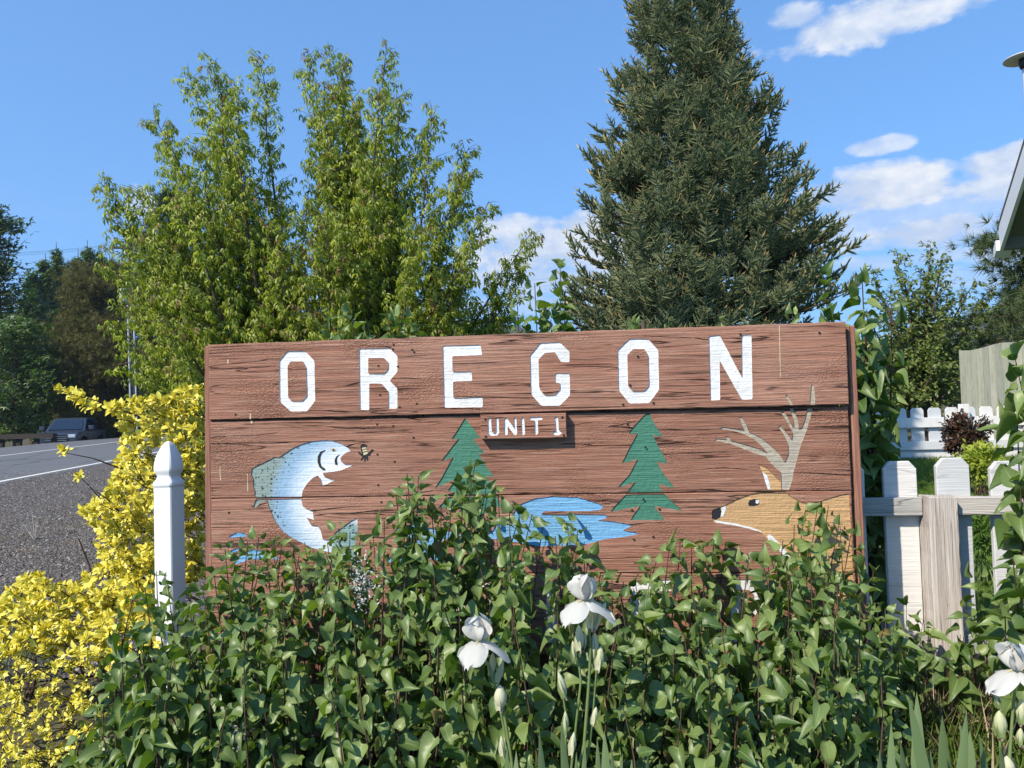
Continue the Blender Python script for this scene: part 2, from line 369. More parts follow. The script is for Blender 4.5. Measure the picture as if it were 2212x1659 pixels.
M['transformer'] = plain('transformer_paint', (0.42, 0.45, 0.47), 0.4, 0.04, 4)
M['pole_wood'] = plain('pole_timber', (0.085, 0.065, 0.05), 0.9, 0.3, 8)
M['wire'] = plain('wire', (0.05, 0.05, 0.055), 0.5)
M['guard'] = plain('guard_rail_timber', (0.035, 0.028, 0.023), 0.85, 0.3, 6)
M['eave_white'] = plain('white_fascia_paint', (0.78, 0.79, 0.80), 0.45, 0.04, 5)
M['soffit'] = plain('soffit_paint', (0.17, 0.175, 0.135), 0.7, 0.1, 3, 0.3, 0, 0.3, 30)
M['shingle'] = plain('roof_shingle', (0.12, 0.12, 0.125), 0.9, 0.25, 20, 0.2, 0, 0.6, 60)
M['siding'] = plain('sage_siding', (0.26, 0.30, 0.22), 0.7, 0.08, 4)
M['lamp_shade'] = plain('white_enamel', (0.75, 0.76, 0.77), 0.35, 0.04, 5)


# ------------------------------------------------------------------ mesh helpers
class MB:
    def __init__(s): s.V = []; s.F = []; s.T = []; s.UV = []; s.MI = []; s.n = 0

    def add(s, V, F, tone=0.0, uv=None, mi=0):
        V = np.asarray(V, dtype=np.float32).reshape(-1, 3)
        s.V.append(V); s.F.append((np.asarray(F, dtype=np.int32) + s.n)); s.MI.append(np.full(len(F), mi, dtype=np.int32))
        s.T.append(np.broadcast_to(np.asarray(tone, dtype=np.float32), (len(V),)).copy())
        s.UV.append(np.zeros((len(V), 2), np.float32) + 0.5 if uv is None else np.asarray(uv, dtype=np.float32))
        s.n += len(V); return s

    def data(s, name, mats, smooth=True):
        me = bpy.data.meshes.new(name)
        V = np.concatenate(s.V); me.vertices.add(len(V)); me.vertices.foreach_set('co', V.ravel())
        loops = np.concatenate([f.ravel() for f in s.F]); sizes = np.concatenate([np.full(len(f), f.shape[1], np.int32) for f in s.F])
        me.loops.add(len(loops)); me.loops.foreach_set('vertex_index', loops)
        me.polygons.add(len(sizes)); st = np.zeros(len(sizes), np.int32); st[1:] = np.cumsum(sizes)[:-1]
        me.polygons.foreach_set('loop_start', st); me.polygons.foreach_set('loop_total', sizes)
        me.polygons.foreach_set('material_index', np.concatenate(s.MI))
        me.polygons.foreach_set('use_smooth', np.full(len(sizes), smooth, dtype=bool))
        uvl = me.uv_layers.new(name='UVMap'); uvl.data.foreach_set('uv', np.concatenate(s.UV)[loops].ravel())
        a = me.attributes.new('tone', 'FLOAT', 'POINT'); a.data.foreach_set('value', np.concatenate(s.T))
        for m_ in (mats if isinstance(mats, (list, tuple)) else [mats]): me.materials.append(m_)
        me.update(calc_edges=True); return me

    def build(s, name, mats, parent=None, smooth=True, kind=None):
        o = bpy.data.objects.new(name, s.data(name, mats, smooth)); COL.objects.link(o)
        if parent is not None: o.parent = parent
        if kind: o['kind'] = kind
        return o


def tag(o, label=None, cat=None, group=None, kind=None):
    if label: o['label'] = label
    if cat: o['category'] = cat
    if group: o['group'] = group
    if kind: o['kind'] = kind
    return o


def thing(name, label, cat, loc=(0, 0, 0), rot=(0, 0, 0), group=None):
    o = bpy.data.objects.new(name, None); COL.objects.link(o); o.empty_display_size = 0.1
    o.location = loc; o.rotation_euler = rot
    return tag(o, label, cat, group)


def box(mb, x0, x1, y0, y1, z0, z1, tone=0.0, mi=0, R=None):
    V = np.array([[x, y, z] for z in (z0, z1) for y in (y0, y1) for x in (x0, x1)], float)
    if R is not None: V = V @ np.array(R.to_3x3()).T + np.array(R.translation)
    mb.add(V, [[0, 2, 3, 1], [4, 5, 7, 6], [0, 1, 5, 4], [2, 6, 7, 3], [0, 4, 6, 2], [1, 3, 7, 5]], tone, None, mi)
    return mb


def bevel_obj(o, w=0.003, seg=2):
    md = o.modifiers.new('edge', 'BEVEL'); md.width = w; md.segments = seg; md.limit_method = 'ANGLE'; return o


def tube(mb, pts, rad, sides=6, tone=0.0, mi=0, cap=True):
    P = np.asarray(pts, float); n = len(P)
    R = np.full(n, rad, float) if np.isscalar(rad) else np.asarray(rad, float)
    T = np.gradient(P, axis=0); T /= (np.linalg.norm(T, axis=1, keepdims=True) + 1e-9)
    ref = np.where(np.abs(T[:, 2:3]) < 0.9, np.array([[0, 0, 1.0]]), np.array([[1.0, 0, 0]]))
    A = np.cross(T, ref); A /= (np.linalg.norm(A, axis=1, keepdims=True) + 1e-9); B = np.cross(T, A)
    a = np.linspace(0, 2 * np.pi, sides, endpoint=False)
    V = P[:, None, :] + R[:, None, None] * (np.cos(a)[None, :, None] * A[:, None, :] + np.sin(a)[None, :, None] * B[:, None, :])
    i = np.arange(n - 1)[:, None] * sides; j = np.arange(sides)[None, :]; j2 = (j + 1) % sides
    F = np.stack([i + j, i + j2, i + sides + j2, i + sides + j], -1).reshape(-1, 4)
    mb.add(V.reshape(-1, 3), F, tone, None, mi)
    if cap and sides >= 3:
        c0 = V[-1]; mb.add(np.vstack([c0, P[-1:]]), [[q, (q + 1) % sides, sides] for q in range(sides)], tone, None, mi)
    return mb


def lathe(mb, prof, sides=16, center=(0, 0, 0), axis=None, tone=0.0, mi=0):
    pr = np.asarray(prof, float); a = np.linspace(0, 2 * np.pi, sides, endpoint=False)
    V = np.stack([pr[:, None, 0] * np.cos(a), pr[:, None, 0] * np.sin(a), np.repeat(pr[:, 1:2], sides, 1)], -1)
    V = V.reshape(-1, 3)
    if axis is not None:
        q = Vector((0, 0, 1)).rotation_difference(Vector(axis)).to_matrix(); V = V @ np.array(q).T
    V = V + np.array(center)
    n = len(pr); i = np.arange(n - 1)[:, None] * sides; j = np.arange(sides)[None, :]; j2 = (j + 1) % sides
    mb.add(V, np.stack([i + j, i + j2, i + sides + j2, i + sides + j], -1).reshape(-1, 4), tone, None, mi)
    return mb


def nrm(a): return a / (np.linalg.norm(a, axis=-1, keepdims=True) + 1e-9)


def scatter(mb, tmpl, pos, Yd, Zn, scale, tone, mi=0):
    """copies of a small template (V, F, UV) with length along Yd and face along Zn"""
    V, F, UV = tmpl
    pos = np.asarray(pos, float); Yd = nrm(np.asarray(Yd, float)); X = nrm(np.cross(Yd, np.asarray(Zn, float))); Z = np.cross(X, Yd)
    sc = np.asarray(scale, float); sc = np.stack([sc] * 3, -1) if sc.ndim == 1 else sc
    W = (pos[:, None, :] + V[None, :, 0:1] * (X * sc[:, :1])[:, None, :] + V[None, :, 1:2] * (Yd * sc[:, 1:2])[:, None, :]
         + V[None, :, 2:3] * (Z * sc[:, 2:3])[:, None, :])
    N, n = len(pos), len(V)
    FF = (F[None] + (np.arange(N) * n)[:, None, None]).reshape(-1, F.shape[1])
    mb.add(W.reshape(-1, 3), FF, np.repeat(np.asarray(tone, float), n), np.tile(UV, (N, 1)), mi)


def leaf_template(rows, fold=0.3, curl=0.35, cols=2, wav=0.0, ph=0.0, twist=0.0):
    """rows: (v, half width). Leaf lies along +Y, face +Z"""
    V, UV, idx = [], [], []
    for v, w in rows:
        ln = []
        us = [0.0] if w < 1e-4 else [k_ / cols for k_ in range(-cols, cols + 1)]
        for u in us:
            z = abs(u) * w * fold - curl * v * v + wav * math.sin(v * 9 + ph + u * 2) * abs(u)
            x = u * w + twist * v * v
            back = -0.10 * (abs(u) ** 2) * (w if v < 0.3 else 0)
            ln.append(len(V)); V.append((x, v + back, z)); UV.append((0.5 + u * 0.5, v))
        idx.append(ln)
    F = []
    for a, b in zip(idx, idx[1:]):
        if len(a) == 1 and len(b) == 1: continue
        if len(a) == 1: F += [(a[0], b[i + 1], b[i]) for i in range(len(b) - 1)]
        elif len(b) == 1: F += [(a[i], a[i + 1], b[0]) for i in range(len(a) - 1)]
        else:
            for i in range(len(a) - 1): F += [(a[i], a[i + 1], b[i + 1]), (a[i], b[i + 1], b[i])]
    return np.array(V, float), np.array(F, np.int32), np.array(UV, float)


LILAC_ROWS = [(0.02, 0), (0.0, 0.15), (0.09, 0.27), (0.22, 0.345), (0.38, 0.345), (0.56, 0.275), (0.73, 0.17), (0.88, 0.075), (1.0, 0)]
LILAC = [leaf_template(LILAC_ROWS, 0.6, 0.35, 1, 0.05, 0.0, 0.05), leaf_template(LILAC_ROWS, 1.1, 0.55, 1, 0.06, 1.5, -0.10), leaf_template(LILAC_ROWS, 0.3, 0.25, 1, 0.10, 3.0, 0.1),
         leaf_template(LILAC_ROWS, 0.8, 0.8, 1, 0.05, 4.0, 0.06), leaf_template(LILAC_ROWS, 1.4, 0.3, 1, 0.05, 2.0, -0.05), leaf_template([(v, w * .85) for v, w in LILAC_ROWS], 0.9, 0.65, 1, 0.12, 5.0, 0.12)]
OVAL_ROWS = [(0, 0), (0.25, 0.22), (0.55, 0.29), (0.8, 0.19), (1, 0)]
EUO = [leaf_template(OVAL_ROWS, 0.5, 0.25, 1, 0, 0), leaf_template(OVAL_ROWS, 0.8, -0.15, 1, 0, 0), leaf_template(OVAL_ROWS, 0.2, 0.4, 1, 0, 0)]
SMALL = leaf_template([(0, 0), (0.4, 0.2), (1, 0)], 0.5, 0.25, 1)
BLADE = leaf_template([(0, 0.04), (0.5, 0.035), (1, 0)], 0.2, 0.3, 1)


def merge_t(parts):
    V, F, U, n = [], [], [], 0
    for (v, f, u) in parts:
        V.append(v); F.append(f + n); U.append(u); n += len(v)
    return np.vstack(V), np.vstack(F), np.vstack(U)


def place_t(t, pos, ydir, zdir, s):
    v, f, u = t; y = np.array(ydir, float); y /= np.linalg.norm(y); x = np.cross(y, zdir); x /= np.linalg.norm(x); z = np.cross(x, y)
    return (np.array(pos) + s * (v[:, :1] * x + v[:, 1:2] * y + v[:, 2:] * z), f, u)


LEAFLET = leaf_template([(0, 0), (0.35, 0.17), (0.7, 0.12), (1, 0)], 0.5, 0.3, 1)
COMPOUND = [merge_t([place_t(LEAFLET, (0, 0.55, -0.05), (0, 1, -0.5), (0, 0.3, 1), 0.62), place_t(LEAFLET, (0, 0.42, -0.03), (0.8, 0.6, -0.5), (0.2, 0, 1), 0.52),
                     place_t(LEAFLET, (0, 0.42, -0.03), (-0.8, 0.6, -0.6), (-0.2, 0, 1), 0.52)]),
            merge_t([place_t(LEAFLET, (0, 0.5, -0.05), (0.1, 1, -0.8), (0, 0.3, 1), 0.6), place_t(LEAFLET, (0, 0.4, 0), (0.7, 0.5, -0.8), (0.2, 0, 1), 0.5),
                     place_t(LEAFLET, (0, 0.4, 0), (-0.7, 0.5, -0.7), (-0.2, 0, 1), 0.55), place_t(LEAFLET, (0, 0.2, 0), (-0.9, 0.2, -0.5), (-0.2, 0, 1), 0.4)])]


def needle_shoot(n=46, seed=0, spread=0.8):
    r = np.random.default_rng(seed); V, F = [], []
    for i in range(n):
        t = (i + 0.5) / n; a = r.uniform(0, 2 * np.pi); L = 0.17 * (1.05 - 0.45 * t) * r.uniform(0.8, 1.15)
        d = np.array([math.cos(a) * spread, 0.75, math.sin(a) * spread]); d /= np.linalg.norm(d)
        b = np.array([0, t * 0.94, 0]); s = np.cross(d, [0.3, 0.2, 1]); s /= np.linalg.norm(s); s *= 0.016
        k_ = len(V); V += [b - s, b + s, b + d * L]; F.append((k_, k_ + 1, k_ + 2))
    V = np.array(V); return V, np.array(F, np.int32), np.full((len(V), 2), 0.5)


SHOOT = [needle_shoot(46, 1), needle_shoot(46, 2)]


def tuft(n=26, seed=0):
    r = np.random.default_rng(seed); V, F = [], []
    for i in range(n):
        d = r.normal(size=3); d[1] = abs(d[1]) + 0.35; d /= np.linalg.norm(d); s = np.cross(d, r.normal(size=3)); s /= np.linalg.norm(s); s *= 0.032
        k_ = len(V); V += [-s, s, d * r.uniform(0.75, 1.05)]; F.append((k_, k_ + 1, k_ + 2))
    return np.array(V), np.array(F, np.int32), np.full((len(V), 2), 0.5)


TUFT = [tuft(26, 3), tuft(26, 4)]


def proj(P):
    P = np.asarray(P, float) - np.array(CAM)
    z = P @ np.array(FWD); return W_ / 2 + F_ * (P @ np.array(RIGHT)) / z, H_ / 2 - F_ * (P @ np.array(UP)) / z, z


def pick_front(pos, size, n, cell=16):
    x, y, z = proj(pos); ok = (x > -20) & (x < W_ + 20) & (y > -20) & (y < H_ + 40) & (z > 0.3)
    best = {}
    for i in np.argsort(z):
        if not ok[i]: continue
        key = (int(x[i] // cell), int(y[i] // cell))
        if key not in best: best[key] = i
    idx = np.array(list(best.values()))
    idx = idx[np.argsort(-(size[idx] / z[idx]))][:n]
    mask = np.zeros(len(pos), bool); mask[idx] = True; return mask


def leaves_out(parent, tmpls, mat, pos, yd, zn, sc, tone, part='leaf', mass='foliage', n=300, cell=16):
    """the leaves that show largest become parts of their own, the rest one mass"""
    pos, yd, zn, sc, tone = map(np.asarray, (pos, yd, zn, sc, tone))
    yd = nrm(yd); which = rng.integers(0, len(tmpls), len(pos))
    mask = pick_front(pos, sc, n, cell) if n else np.zeros(len(pos), bool)
    datas = []
    for t in tmpls:
        b_ = MB(); b_.add(t[0], t[1], 0.0, t[2]); datas.append(b_.data(part, mat))
    X = nrm(np.cross(yd, zn)); Z = np.cross(X, yd)
    for i in np.nonzero(mask)[0]:
        o = bpy.data.objects.new(part, datas[which[i]]); COL.objects.link(o); o.parent = parent
        mt = Matrix((X[i] * sc[i], yd[i] * sc[i], Z[i] * sc[i])).transposed().to_4x4(); mt.translation = pos[i]
        o.matrix_local = mt
    mb = MB()
    for k_, t in enumerate(tmpls):
        s_ = (~mask) & (which == k_)
        if s_.any(): scatter(mb, t, pos[s_], yd[s_], zn[s_], sc[s_], tone[s_])
    if mb.n: mb.build(mass, mat, parent, kind='stuff')


# ------------------------------------------------------------------ terrain
def H(x, y):
    x = np.asarray(x, float); y = np.asarray(y, float)
    zl = np.interp(y, [-5, 5, 13, 33, 60, 300], [0, 0, .31, .55, .6, 1.2])
    xc = -17 - 0.18 * (y - 13)
    t = np.clip((xc - x) / 2.5, 0, 1); t = t * t * (3 - 2 * t)
    zl = zl * (1 - t) + (-0.3) * t
    zr = np.interp(y, [-5, 0, 3.4, 10.7, 15, 60, 300], [0.05, 0.05, .14, .5, .6, .8, 1.2])
    s = np.clip((x + 3.5) / 2.8, 0, 1); s = s * s * (3 - 2 * s)
    return zl * (1 - s) + zr * s


def sheet(name, xs_fn, ys, nx, mat, lift=0.0, kind='structure'):
    mb = MB(); V = []
    for y in ys:
        a, b_ = xs_fn(y)
        for i in range(nx + 1):
            x = a + (b_ - a) * i / nx; V.append((x, y, float(H(x, y)) + lift))
    F = [(r * (nx + 1) + c, r * (nx + 1) + c + 1, (r + 1) * (nx + 1) + c + 1, (r + 1) * (nx + 1) + c) for r in range(len(ys) - 1) for c in range(nx)]
    mb.add(V, F); return mb.build(name, mat, None, kind=kind)


ys = list(np.arange(-6, 6, 0.5)) + list(np.arange(6, 40, 1.0)) + [42, 46, 52, 60, 75, 100, 140, 200, 300]
gx = [-300, -150, -80, -50] + list(np.arange(-34, 14, 0.8)) + [16, 20, 30, 50, 80, 150, 300]
V = [(x, y, float(H(x, y))) for y in ys for x in gx]; nx = len(gx)
F = [(r * nx + c, r * nx + c + 1, (r + 1) * nx + c + 1, (r + 1) * nx + c) for r in range(len(ys) - 1) for c in range(nx - 1)]
mb = MB(); mb.add(V, F)
# plain far ground to the horizon
gnd = mb.build('ground', M['soil'], None, kind='structure')
mb = MB(); V = [(-1500, 300, 0.9), (1500, 300, 0.9), (1500, 1500, 0.9), (-1500, 1500, 0.9)]; mb.add(V, [[0, 1, 2, 3]])
mb.build('valley_floor', M['hill'], None, kind='structure')
yn = lambda y: -8.98 - 0.18 * (y - 13)
road_ys = list(np.arange(-6, 60, 1.0))
sheet('gravel_shoulder', lambda y: (yn(y) + 0.15, -1.7 if y > 2 else -2.6), [v_ for v_ in np.arange(3.5, 60, 0.8)], 24, M['gravel'], 0.012)
sheet('road', lambda y: (yn(y) - 8.2, yn(y) + 0.25), road_ys, 16, M['asphalt'], 0.016)
sheet('road_edge_line', lambda y: (yn(y) - 0.07, yn(y) + 0.05), road_ys, 1, M['line'], 0.020)
sheet('road_far_edge_line', lambda y: (yn(y) - 4.75, yn(y) - 4.63), road_ys, 1, M['line'], 0.020)
sheet('lawn', lambda y: (0.8, 9.0), list(np.arange(3.3, 10.9, 0.4)), 20, M['lawn'], 0.010)


def rebase(root, base):
    root.location = base
    inv = Matrix.Translation(-Vector(base))
    for c_ in root.children: c_.matrix_parent_inverse = inv
    return root


# ------------------------------------------------------------------ the sign
SIGN_M = Matrix((UX, IN, Vector((0, 0, 1)))).transposed().to_4x4(); SIGN_M.translation = Vector((PL.x, PL.y, 0))
SIGN_I = SIGN_M.inverted()


def S(px, py, off=0.0):
    """a point of the sign's face, in the sign's own metres (x along it, z up)"""
    o = SIGN_I @ CAM; d = SIGN_I.to_3x3() @ ray(px, py); t = (off - o.y) / d.y
    p = o + d * t; return (p.x, p.z)


def zoomA(pts): return [S((550 + x / 1.8433) / 1.35624, (900 + y / 1.8433) / 1.35624) for x, y in pts]     # left half
def zoomB(pts): return [S((1650 + x / 2.074) / 1.35624, (900 + y / 2.074) / 1.35624) for x, y in pts]       # right half
def zoomC(pts): return [S((700 + x / 3.3183) / 1.35624, (1200 + y / 3.3183) / 1.35624) for x, y in pts]     # fish
def zoomU(pts): return [S((1400 + x / 7.373) / 1.35624, (1190 + y / 7.373) / 1.35624, -0.036) for x, y in pts]   # small board
def zoomL(pts): return [S((1000 + x / 2.4578) / 1.35624, (1400 + y / 2.4578) / 1.35624) for x, y in pts]    # lake


sign = bpy.data.objects.new('wooden_sign', None); COL.objects.link(sign); sign.matrix_world = SIGN_M
tag(sign, 'big brown plank sign lettered OREGON with painted trout, trees, lake and deer', 'sign')

bx0 = S(455, 1075)[0]; bx1 = S(1840, 1062)[0]; tx1 = S(1827, 800)[0]
zt = S(1130, 721)[1]; zj = [zt, S(1106, 895)[1], S(1106, 1069)[1], S(1106, 1239)[1], S(1837, 1420)[1]]
PLK = []
for i in range(4):
    g = 0.0065 if i == 0 else 0.0015
    PLK.append((zj[i + 1] + (g if i < 3 else 0), zj[i] - (0.0 if i == 0 else 0.0012)))


def pf(i, x):
    return (-0.009 - 0.012 * x / 2.4) if i == 0 else (0, 0.0, 0.002, -0.002)[i]


def densify(loop, step=0.012, jit=0.0004, seed=0):
    r = random.Random(seed + len(loop)); o = []
    for a, b_ in zip(loop, loop[1:] + loop[:1]):
        L = math.hypot(b_[0] - a[0], b_[1] - a[1]); k_ = max(1, int(L / step))
        for q in range(k_):
            t = q / k_; o.append((a[0] + (b_[0] - a[0]) * t + r.uniform(-jit, jit), a[1] + (b_[1] - a[1]) * t + r.uniform(-jit, jit)))
    return o


def rounded(loop, rad=0.007):
    o = []; n = len(loop)
    for i in range(n):
        p = Vector(loop[i]); a = Vector(loop[i - 1]) - p; b_ = Vector(loop[(i + 1) % n]) - p
        ra = min(rad, a.length * 0.4); rb = min(rad, b_.length * 0.4)
        A = p + a.normalized() * ra; B = p + b_.normalized() * rb
        for t in (0, 0.33, 0.67, 1):
            q = A.lerp(p, t).lerp(p.lerp(B, t), t); o.append((q.x, q.y))
    return o


def inside(pts, loop):
    x, z = pts[:, 0], pts[:, 1]; c = np.zeros(len(pts), bool)
    L = np.array(loop)
    for (x0, z0), (x1, z1) in zip(L, np.roll(L, -1, 0)):
        m_ = ((z0 > z) != (z1 > z)); xi = (x1 - x0) * (z - z0) / ((z1 - z0) + 1e-12) + x0
        c ^= m_ & (x < xi)
    return c


def cdt(loops):
    V, E = [], []
    for l in loops:
        n0 = len(V); V += [Vector(p) for p in l]; E += [(n0 + i, n0 + (i + 1) % len(l)) for i in range(len(l))]
    v, e, f, *_ = delaunay_2d_cdt(V, E, [], 0, 1e-6)
    return np.array([tuple(p) for p in v]), np.array([tuple(q)[:3] for q in f], np.int32)


FIG = []     # every routed figure: (loops, holes)


def routed(name, loop, mat, parent, holes=(), seed=1, front=pf, planks=None, depth=0.0035, jit=0.0005, lift=0.0, carve=True):
    """a figure cut into the planks: painted floor a few mm deep, walls up to the timber face"""
    loop = densify(loop, 0.012, jit, seed); holes = [densify(h, 0.012, jit, seed) for h in holes]
    if carve: FIG.append((loop, holes))
    v, f = cdt([loop] + list(holes)); cen = v[f].mean(1)
    ok = inside(cen, loop)
    for h in holes: ok &= ~inside(cen, h)
    f = f[ok]
    bm = bmesh.new(); bv = [bm.verts.new((p[0], 0, p[1])) for p in v]
    for t in f:
        try: bm.faces.new([bv[t[0]], bv[t[2]], bv[t[1]]])
        except ValueError: pass
    for p in [q for q in bm.verts if not q.link_faces]: bm.verts.remove(p)
    pl = PLK if planks is None else planks
    if planks is None:
        for i in range(3):
            for zc in (PLK[i][0], PLK[i + 1][1]):
                bmesh.ops.bisect_plane(bm, geom=bm.verts[:] + bm.edges[:] + bm.faces[:], plane_co=(0, 0, zc), plane_no=(0, 0, 1))
        dead = [q for q in bm.faces if not any(a <= q.calc_center_median().z <= b_ for a, b_ in PLK)]
        bmesh.ops.delete(bm, geom=dead, context='FACES')
    # split the pieces so each follows its own plank
    for i in range(len(pl) - 1):
        cut = [e for e in bm.edges if len({(q.calc_center_median().z > pl[i][0] - 1e-4) for q in e.link_faces}) > 1]
        if cut: bmesh.ops.split_edges(bm, edges=cut)
    for q in bm.faces:
        z = q.calc_center_median().z; pi_ = min(range(len(pl)), key=lambda k_: abs((pl[k_][0] + pl[k_][1]) / 2 - z))
        for vv in q.verts: vv.co.y = front(pi_, vv.co.x) + depth - lift
    if carve:
        bd = [e for e in bm.edges if len(e.link_faces) == 1]
        r = bmesh.ops.extrude_edge_only(bm, edges=bd)
        for vv in [g_ for g_ in r['geom'] if isinstance(g_, bmesh.types.BMVert)]: vv.co.y -= depth - 0.0002
    bmesh.ops.recalc_face_normals(bm, faces=bm.faces[:])
    for q in bm.faces:
        if abs(q.normal.y) > 0.9 and q.normal.y > 0: q.normal_flip()
    me = bpy.data.meshes.new(name); bm.to_mesh(me); bm.free(); me.materials.append(mat)
    o = bpy.data.objects.new(name, me); COL.objects.link(o); o.parent = parent
    return o


def plank_obj(name, x0, x1, z0, z1, front, back, mat, parent, seed=0, jit=0.0012, bev=0.003, figs=None, axis='x'):
    r = random.Random(seed)
    fr = front if callable(front) else (lambda x: front)
    n = max(2, int((x1 - x0) / 0.03)); nz_ = max(2, int((z1 - z0) / 0.03))
    ring = [(x0 + (x1 - x0) * i / n, z0) for i in range(n)] + [(x1, z0 + (z1 - z0) * i / nz_) for i in range(nz_)] + \
           [(x1 - (x1 - x0) * i / n, z1) for i in range(n)] + [(x0, z1 - (z1 - z0) * i / nz_) for i in range(nz_)]
    outer = [(x + r.uniform(-jit, jit), z + r.uniform(-jit, jit)) for x, z in ring]
    cx, cz = (x0 + x1) / 2, (z0 + z1) / 2
    inner = [(min(max(x, x0 + bev), x1 - bev) + r.uniform(-jit, jit) * .6, min(max(z, z0 + bev), z1 - bev) + r.uniform(-jit, jit) * .6) for x, z in outer]
    V = [(x, fr(x) + bev * 0.8, z) for x, z in outer] + [(x, fr(x), z) for x, z in inner] + [(x, back, z) for x, z in outer]
    N = len(ring); F = []
    for i in range(N):
        j = (i + 1) % N
        F.append((i, j, N + j, N + i)); F.append((2 * N + j, 2 * N + i, i, j)[::-1])
    mb = MB(); mb.add(V, [f[::-1] for f in F])
    mb.add([V[2 * N + i] for i in range(N)], np.array([(0, i, i + 1) for i in range(1, N - 1)]))
    loops = [inner]; fl = []
    for (lp, hs) in (figs or []):
        L = np.array(lp)
        if L[:, 1].max() < z0 or L[:, 1].min() > z1: continue
        loops.append(lp); loops += hs; fl.append((lp, hs))
    v, f = cdt(loops); cen = v[f].mean(1)
    ok = inside(cen, inner)
    for lp, hs in fl:
        c_ = inside(cen, lp)
        for h in hs: c_ &= ~inside(cen, h)
        ok &= ~c_
    f = f[ok]; mb.add([(x, fr(x), z) for x, z in v], f[:, ::-1])
    me = mb.data(name, mat, False); o = bpy.data.objects.new(name, me); COL.objects.link(o); o.parent = parent
    return o


def letter(name, pts, hole=(), Z=zoomA, **kw):
    return routed(name, rounded(Z(pts), 0.006), M['white'], sign, [rounded(Z(h), 0.005) for h in hole], **kw)


tag(letter('letter', [(500, 290), (545, 238), (640, 238), (690, 290), (694, 505), (650, 562), (560, 562), (502, 510)],
           [[(545, 318), (562, 293), (628, 293), (645, 325), (650, 480), (625, 508), (565, 508), (548, 485)]]), 'white letter O at the start of the word')
tag(letter('letter', [(930, 225), (1095, 222), (1137, 265), (1137, 350), (1095, 397), (1137, 440), (1137, 548), (1088, 548), (1088, 455), (1050, 412), (985, 412), (985, 555), (935, 553)],
           [[(980, 275), (1065, 275), (1088, 300), (1088, 335), (1065, 360), (980, 360)]]), 'white letter R')
tag(letter('letter', [(1380, 210), (1585, 205), (1592, 260), (1432, 265), (1432, 350), (1535, 348), (1540, 398), (1435, 402), (1438, 492), (1595, 485), (1597, 540), (1388, 542)]), 'white letter E')
tag(letter('letter', [(1850, 262), (1905, 195), (2010, 190), (2062, 240), (2062, 298), (2015, 298), (1985, 245), (1930, 248), (1895, 285), (1900, 440), (1930, 478), (1985, 475),
                      (2012, 445), (2012, 410), (1985, 408), (1985, 358), (2062, 358), (2065, 475), (2010, 532), (1910, 532), (1855, 470)]), 'white letter G')
tag(letter('letter', [(330, 262), (400, 195), (515, 195), (575, 262), (580, 500), (520, 582), (400, 585), (335, 505)],
           [[(388, 290), (425, 255), (490, 255), (515, 295), (520, 480), (490, 512), (420, 512), (392, 480)]], zoomB), 'white letter O with a nail hole inside')
tag(letter('letter', [(880, 180), (945, 172), (1080, 430), (1078, 172), (1137, 168), (1143, 560), (1078, 562), (945, 325), (948, 565), (890, 568)], (), zoomB), 'white letter N at the end of the word')
# letters of the bottom plank, mostly behind the leaves
Sx = lambda pts: [S(x / 1.35624, y / 1.35624) for x, y in pts]
letter('letter', [(1335, 1740), (1360, 1705), (1430, 1705), (1460, 1740), (1460, 1850), (1430, 1885), (1360, 1885), (1335, 1850)],
       [[(1362, 1750), (1375, 1735), (1418, 1735), (1432, 1752), (1432, 1838), (1418, 1855), (1375, 1855), (1362, 1838)]], Sx)
letter('letter', [(1600, 1703), (1632, 1703), (1632, 1882), (1600, 1882)], (), Sx)
letter('letter', [(1845, 1702), (1965, 1698), (1967, 1730), (1876, 1733), (1877, 1775), (1935, 1772), (1936, 1800), (1878, 1803), (1880, 1850), (1970, 1846), (1972, 1878), (1848, 1882)], (), Sx)
letter('letter', [(2140, 1698), (2205, 1697), (2236, 1735), (2238, 1770), (2208, 1805), (2172, 1808), (2174, 1878), (2143, 1880)],
       [[(2171, 1727), (2195, 1727), (2208, 1742), (2208, 1762), (2195, 1778), (2172, 1780)]], Sx)

# leaping trout
fish_loop = [(1085, 405), (1060, 370), (990, 330), (900, 300), (800, 298), (700, 310), (600, 340), (520, 375), (440, 430), (385, 465), (345, 458), (300, 485), (230, 520), (125, 570),
             (118, 625), (140, 680), (135, 740), (155, 790), (150, 830), (165, 870), (150, 900), (135, 950), (158, 955), (200, 915), (265, 878), (290, 950), (340, 1070), (420, 1180),
             (500, 1240), (600, 1290), (700, 1340), (800, 1372), (900, 1390), (960, 1400), (1020, 1435), (1100, 1468), (1190, 1480), (1140, 1400), (1120, 1330), (1145, 1250),
             (1152, 1150), (1150, 1052), (1085, 1085), (1010, 1140), (940, 1190), (880, 1262), (850, 1268), (812, 1262), (795, 1180), (765, 1135), (700, 1125), (655, 1048), (725, 1072),
             (715, 990), (650, 965), (618, 940), (605, 880), (620, 790), (660, 720), (720, 660), (765, 640), (790, 670), (810, 735), (850, 725), (900, 700), (940, 688), (880, 675),
             (830, 650), (812, 612), (900, 605), (990, 590), (1060, 560), (1100, 545), (1095, 535), (1020, 530), (990, 500), (985, 470), (1010, 440), (1050, 415)]
fc = zoomC([(1060, 900)])[0]; fs = zoomC([(1060 + 331.83, 900)])[0][0] - fc[0]; fs /= 331.83   # metres per zoom pixel
ft = zoomC([(1050, 1260)])[0]


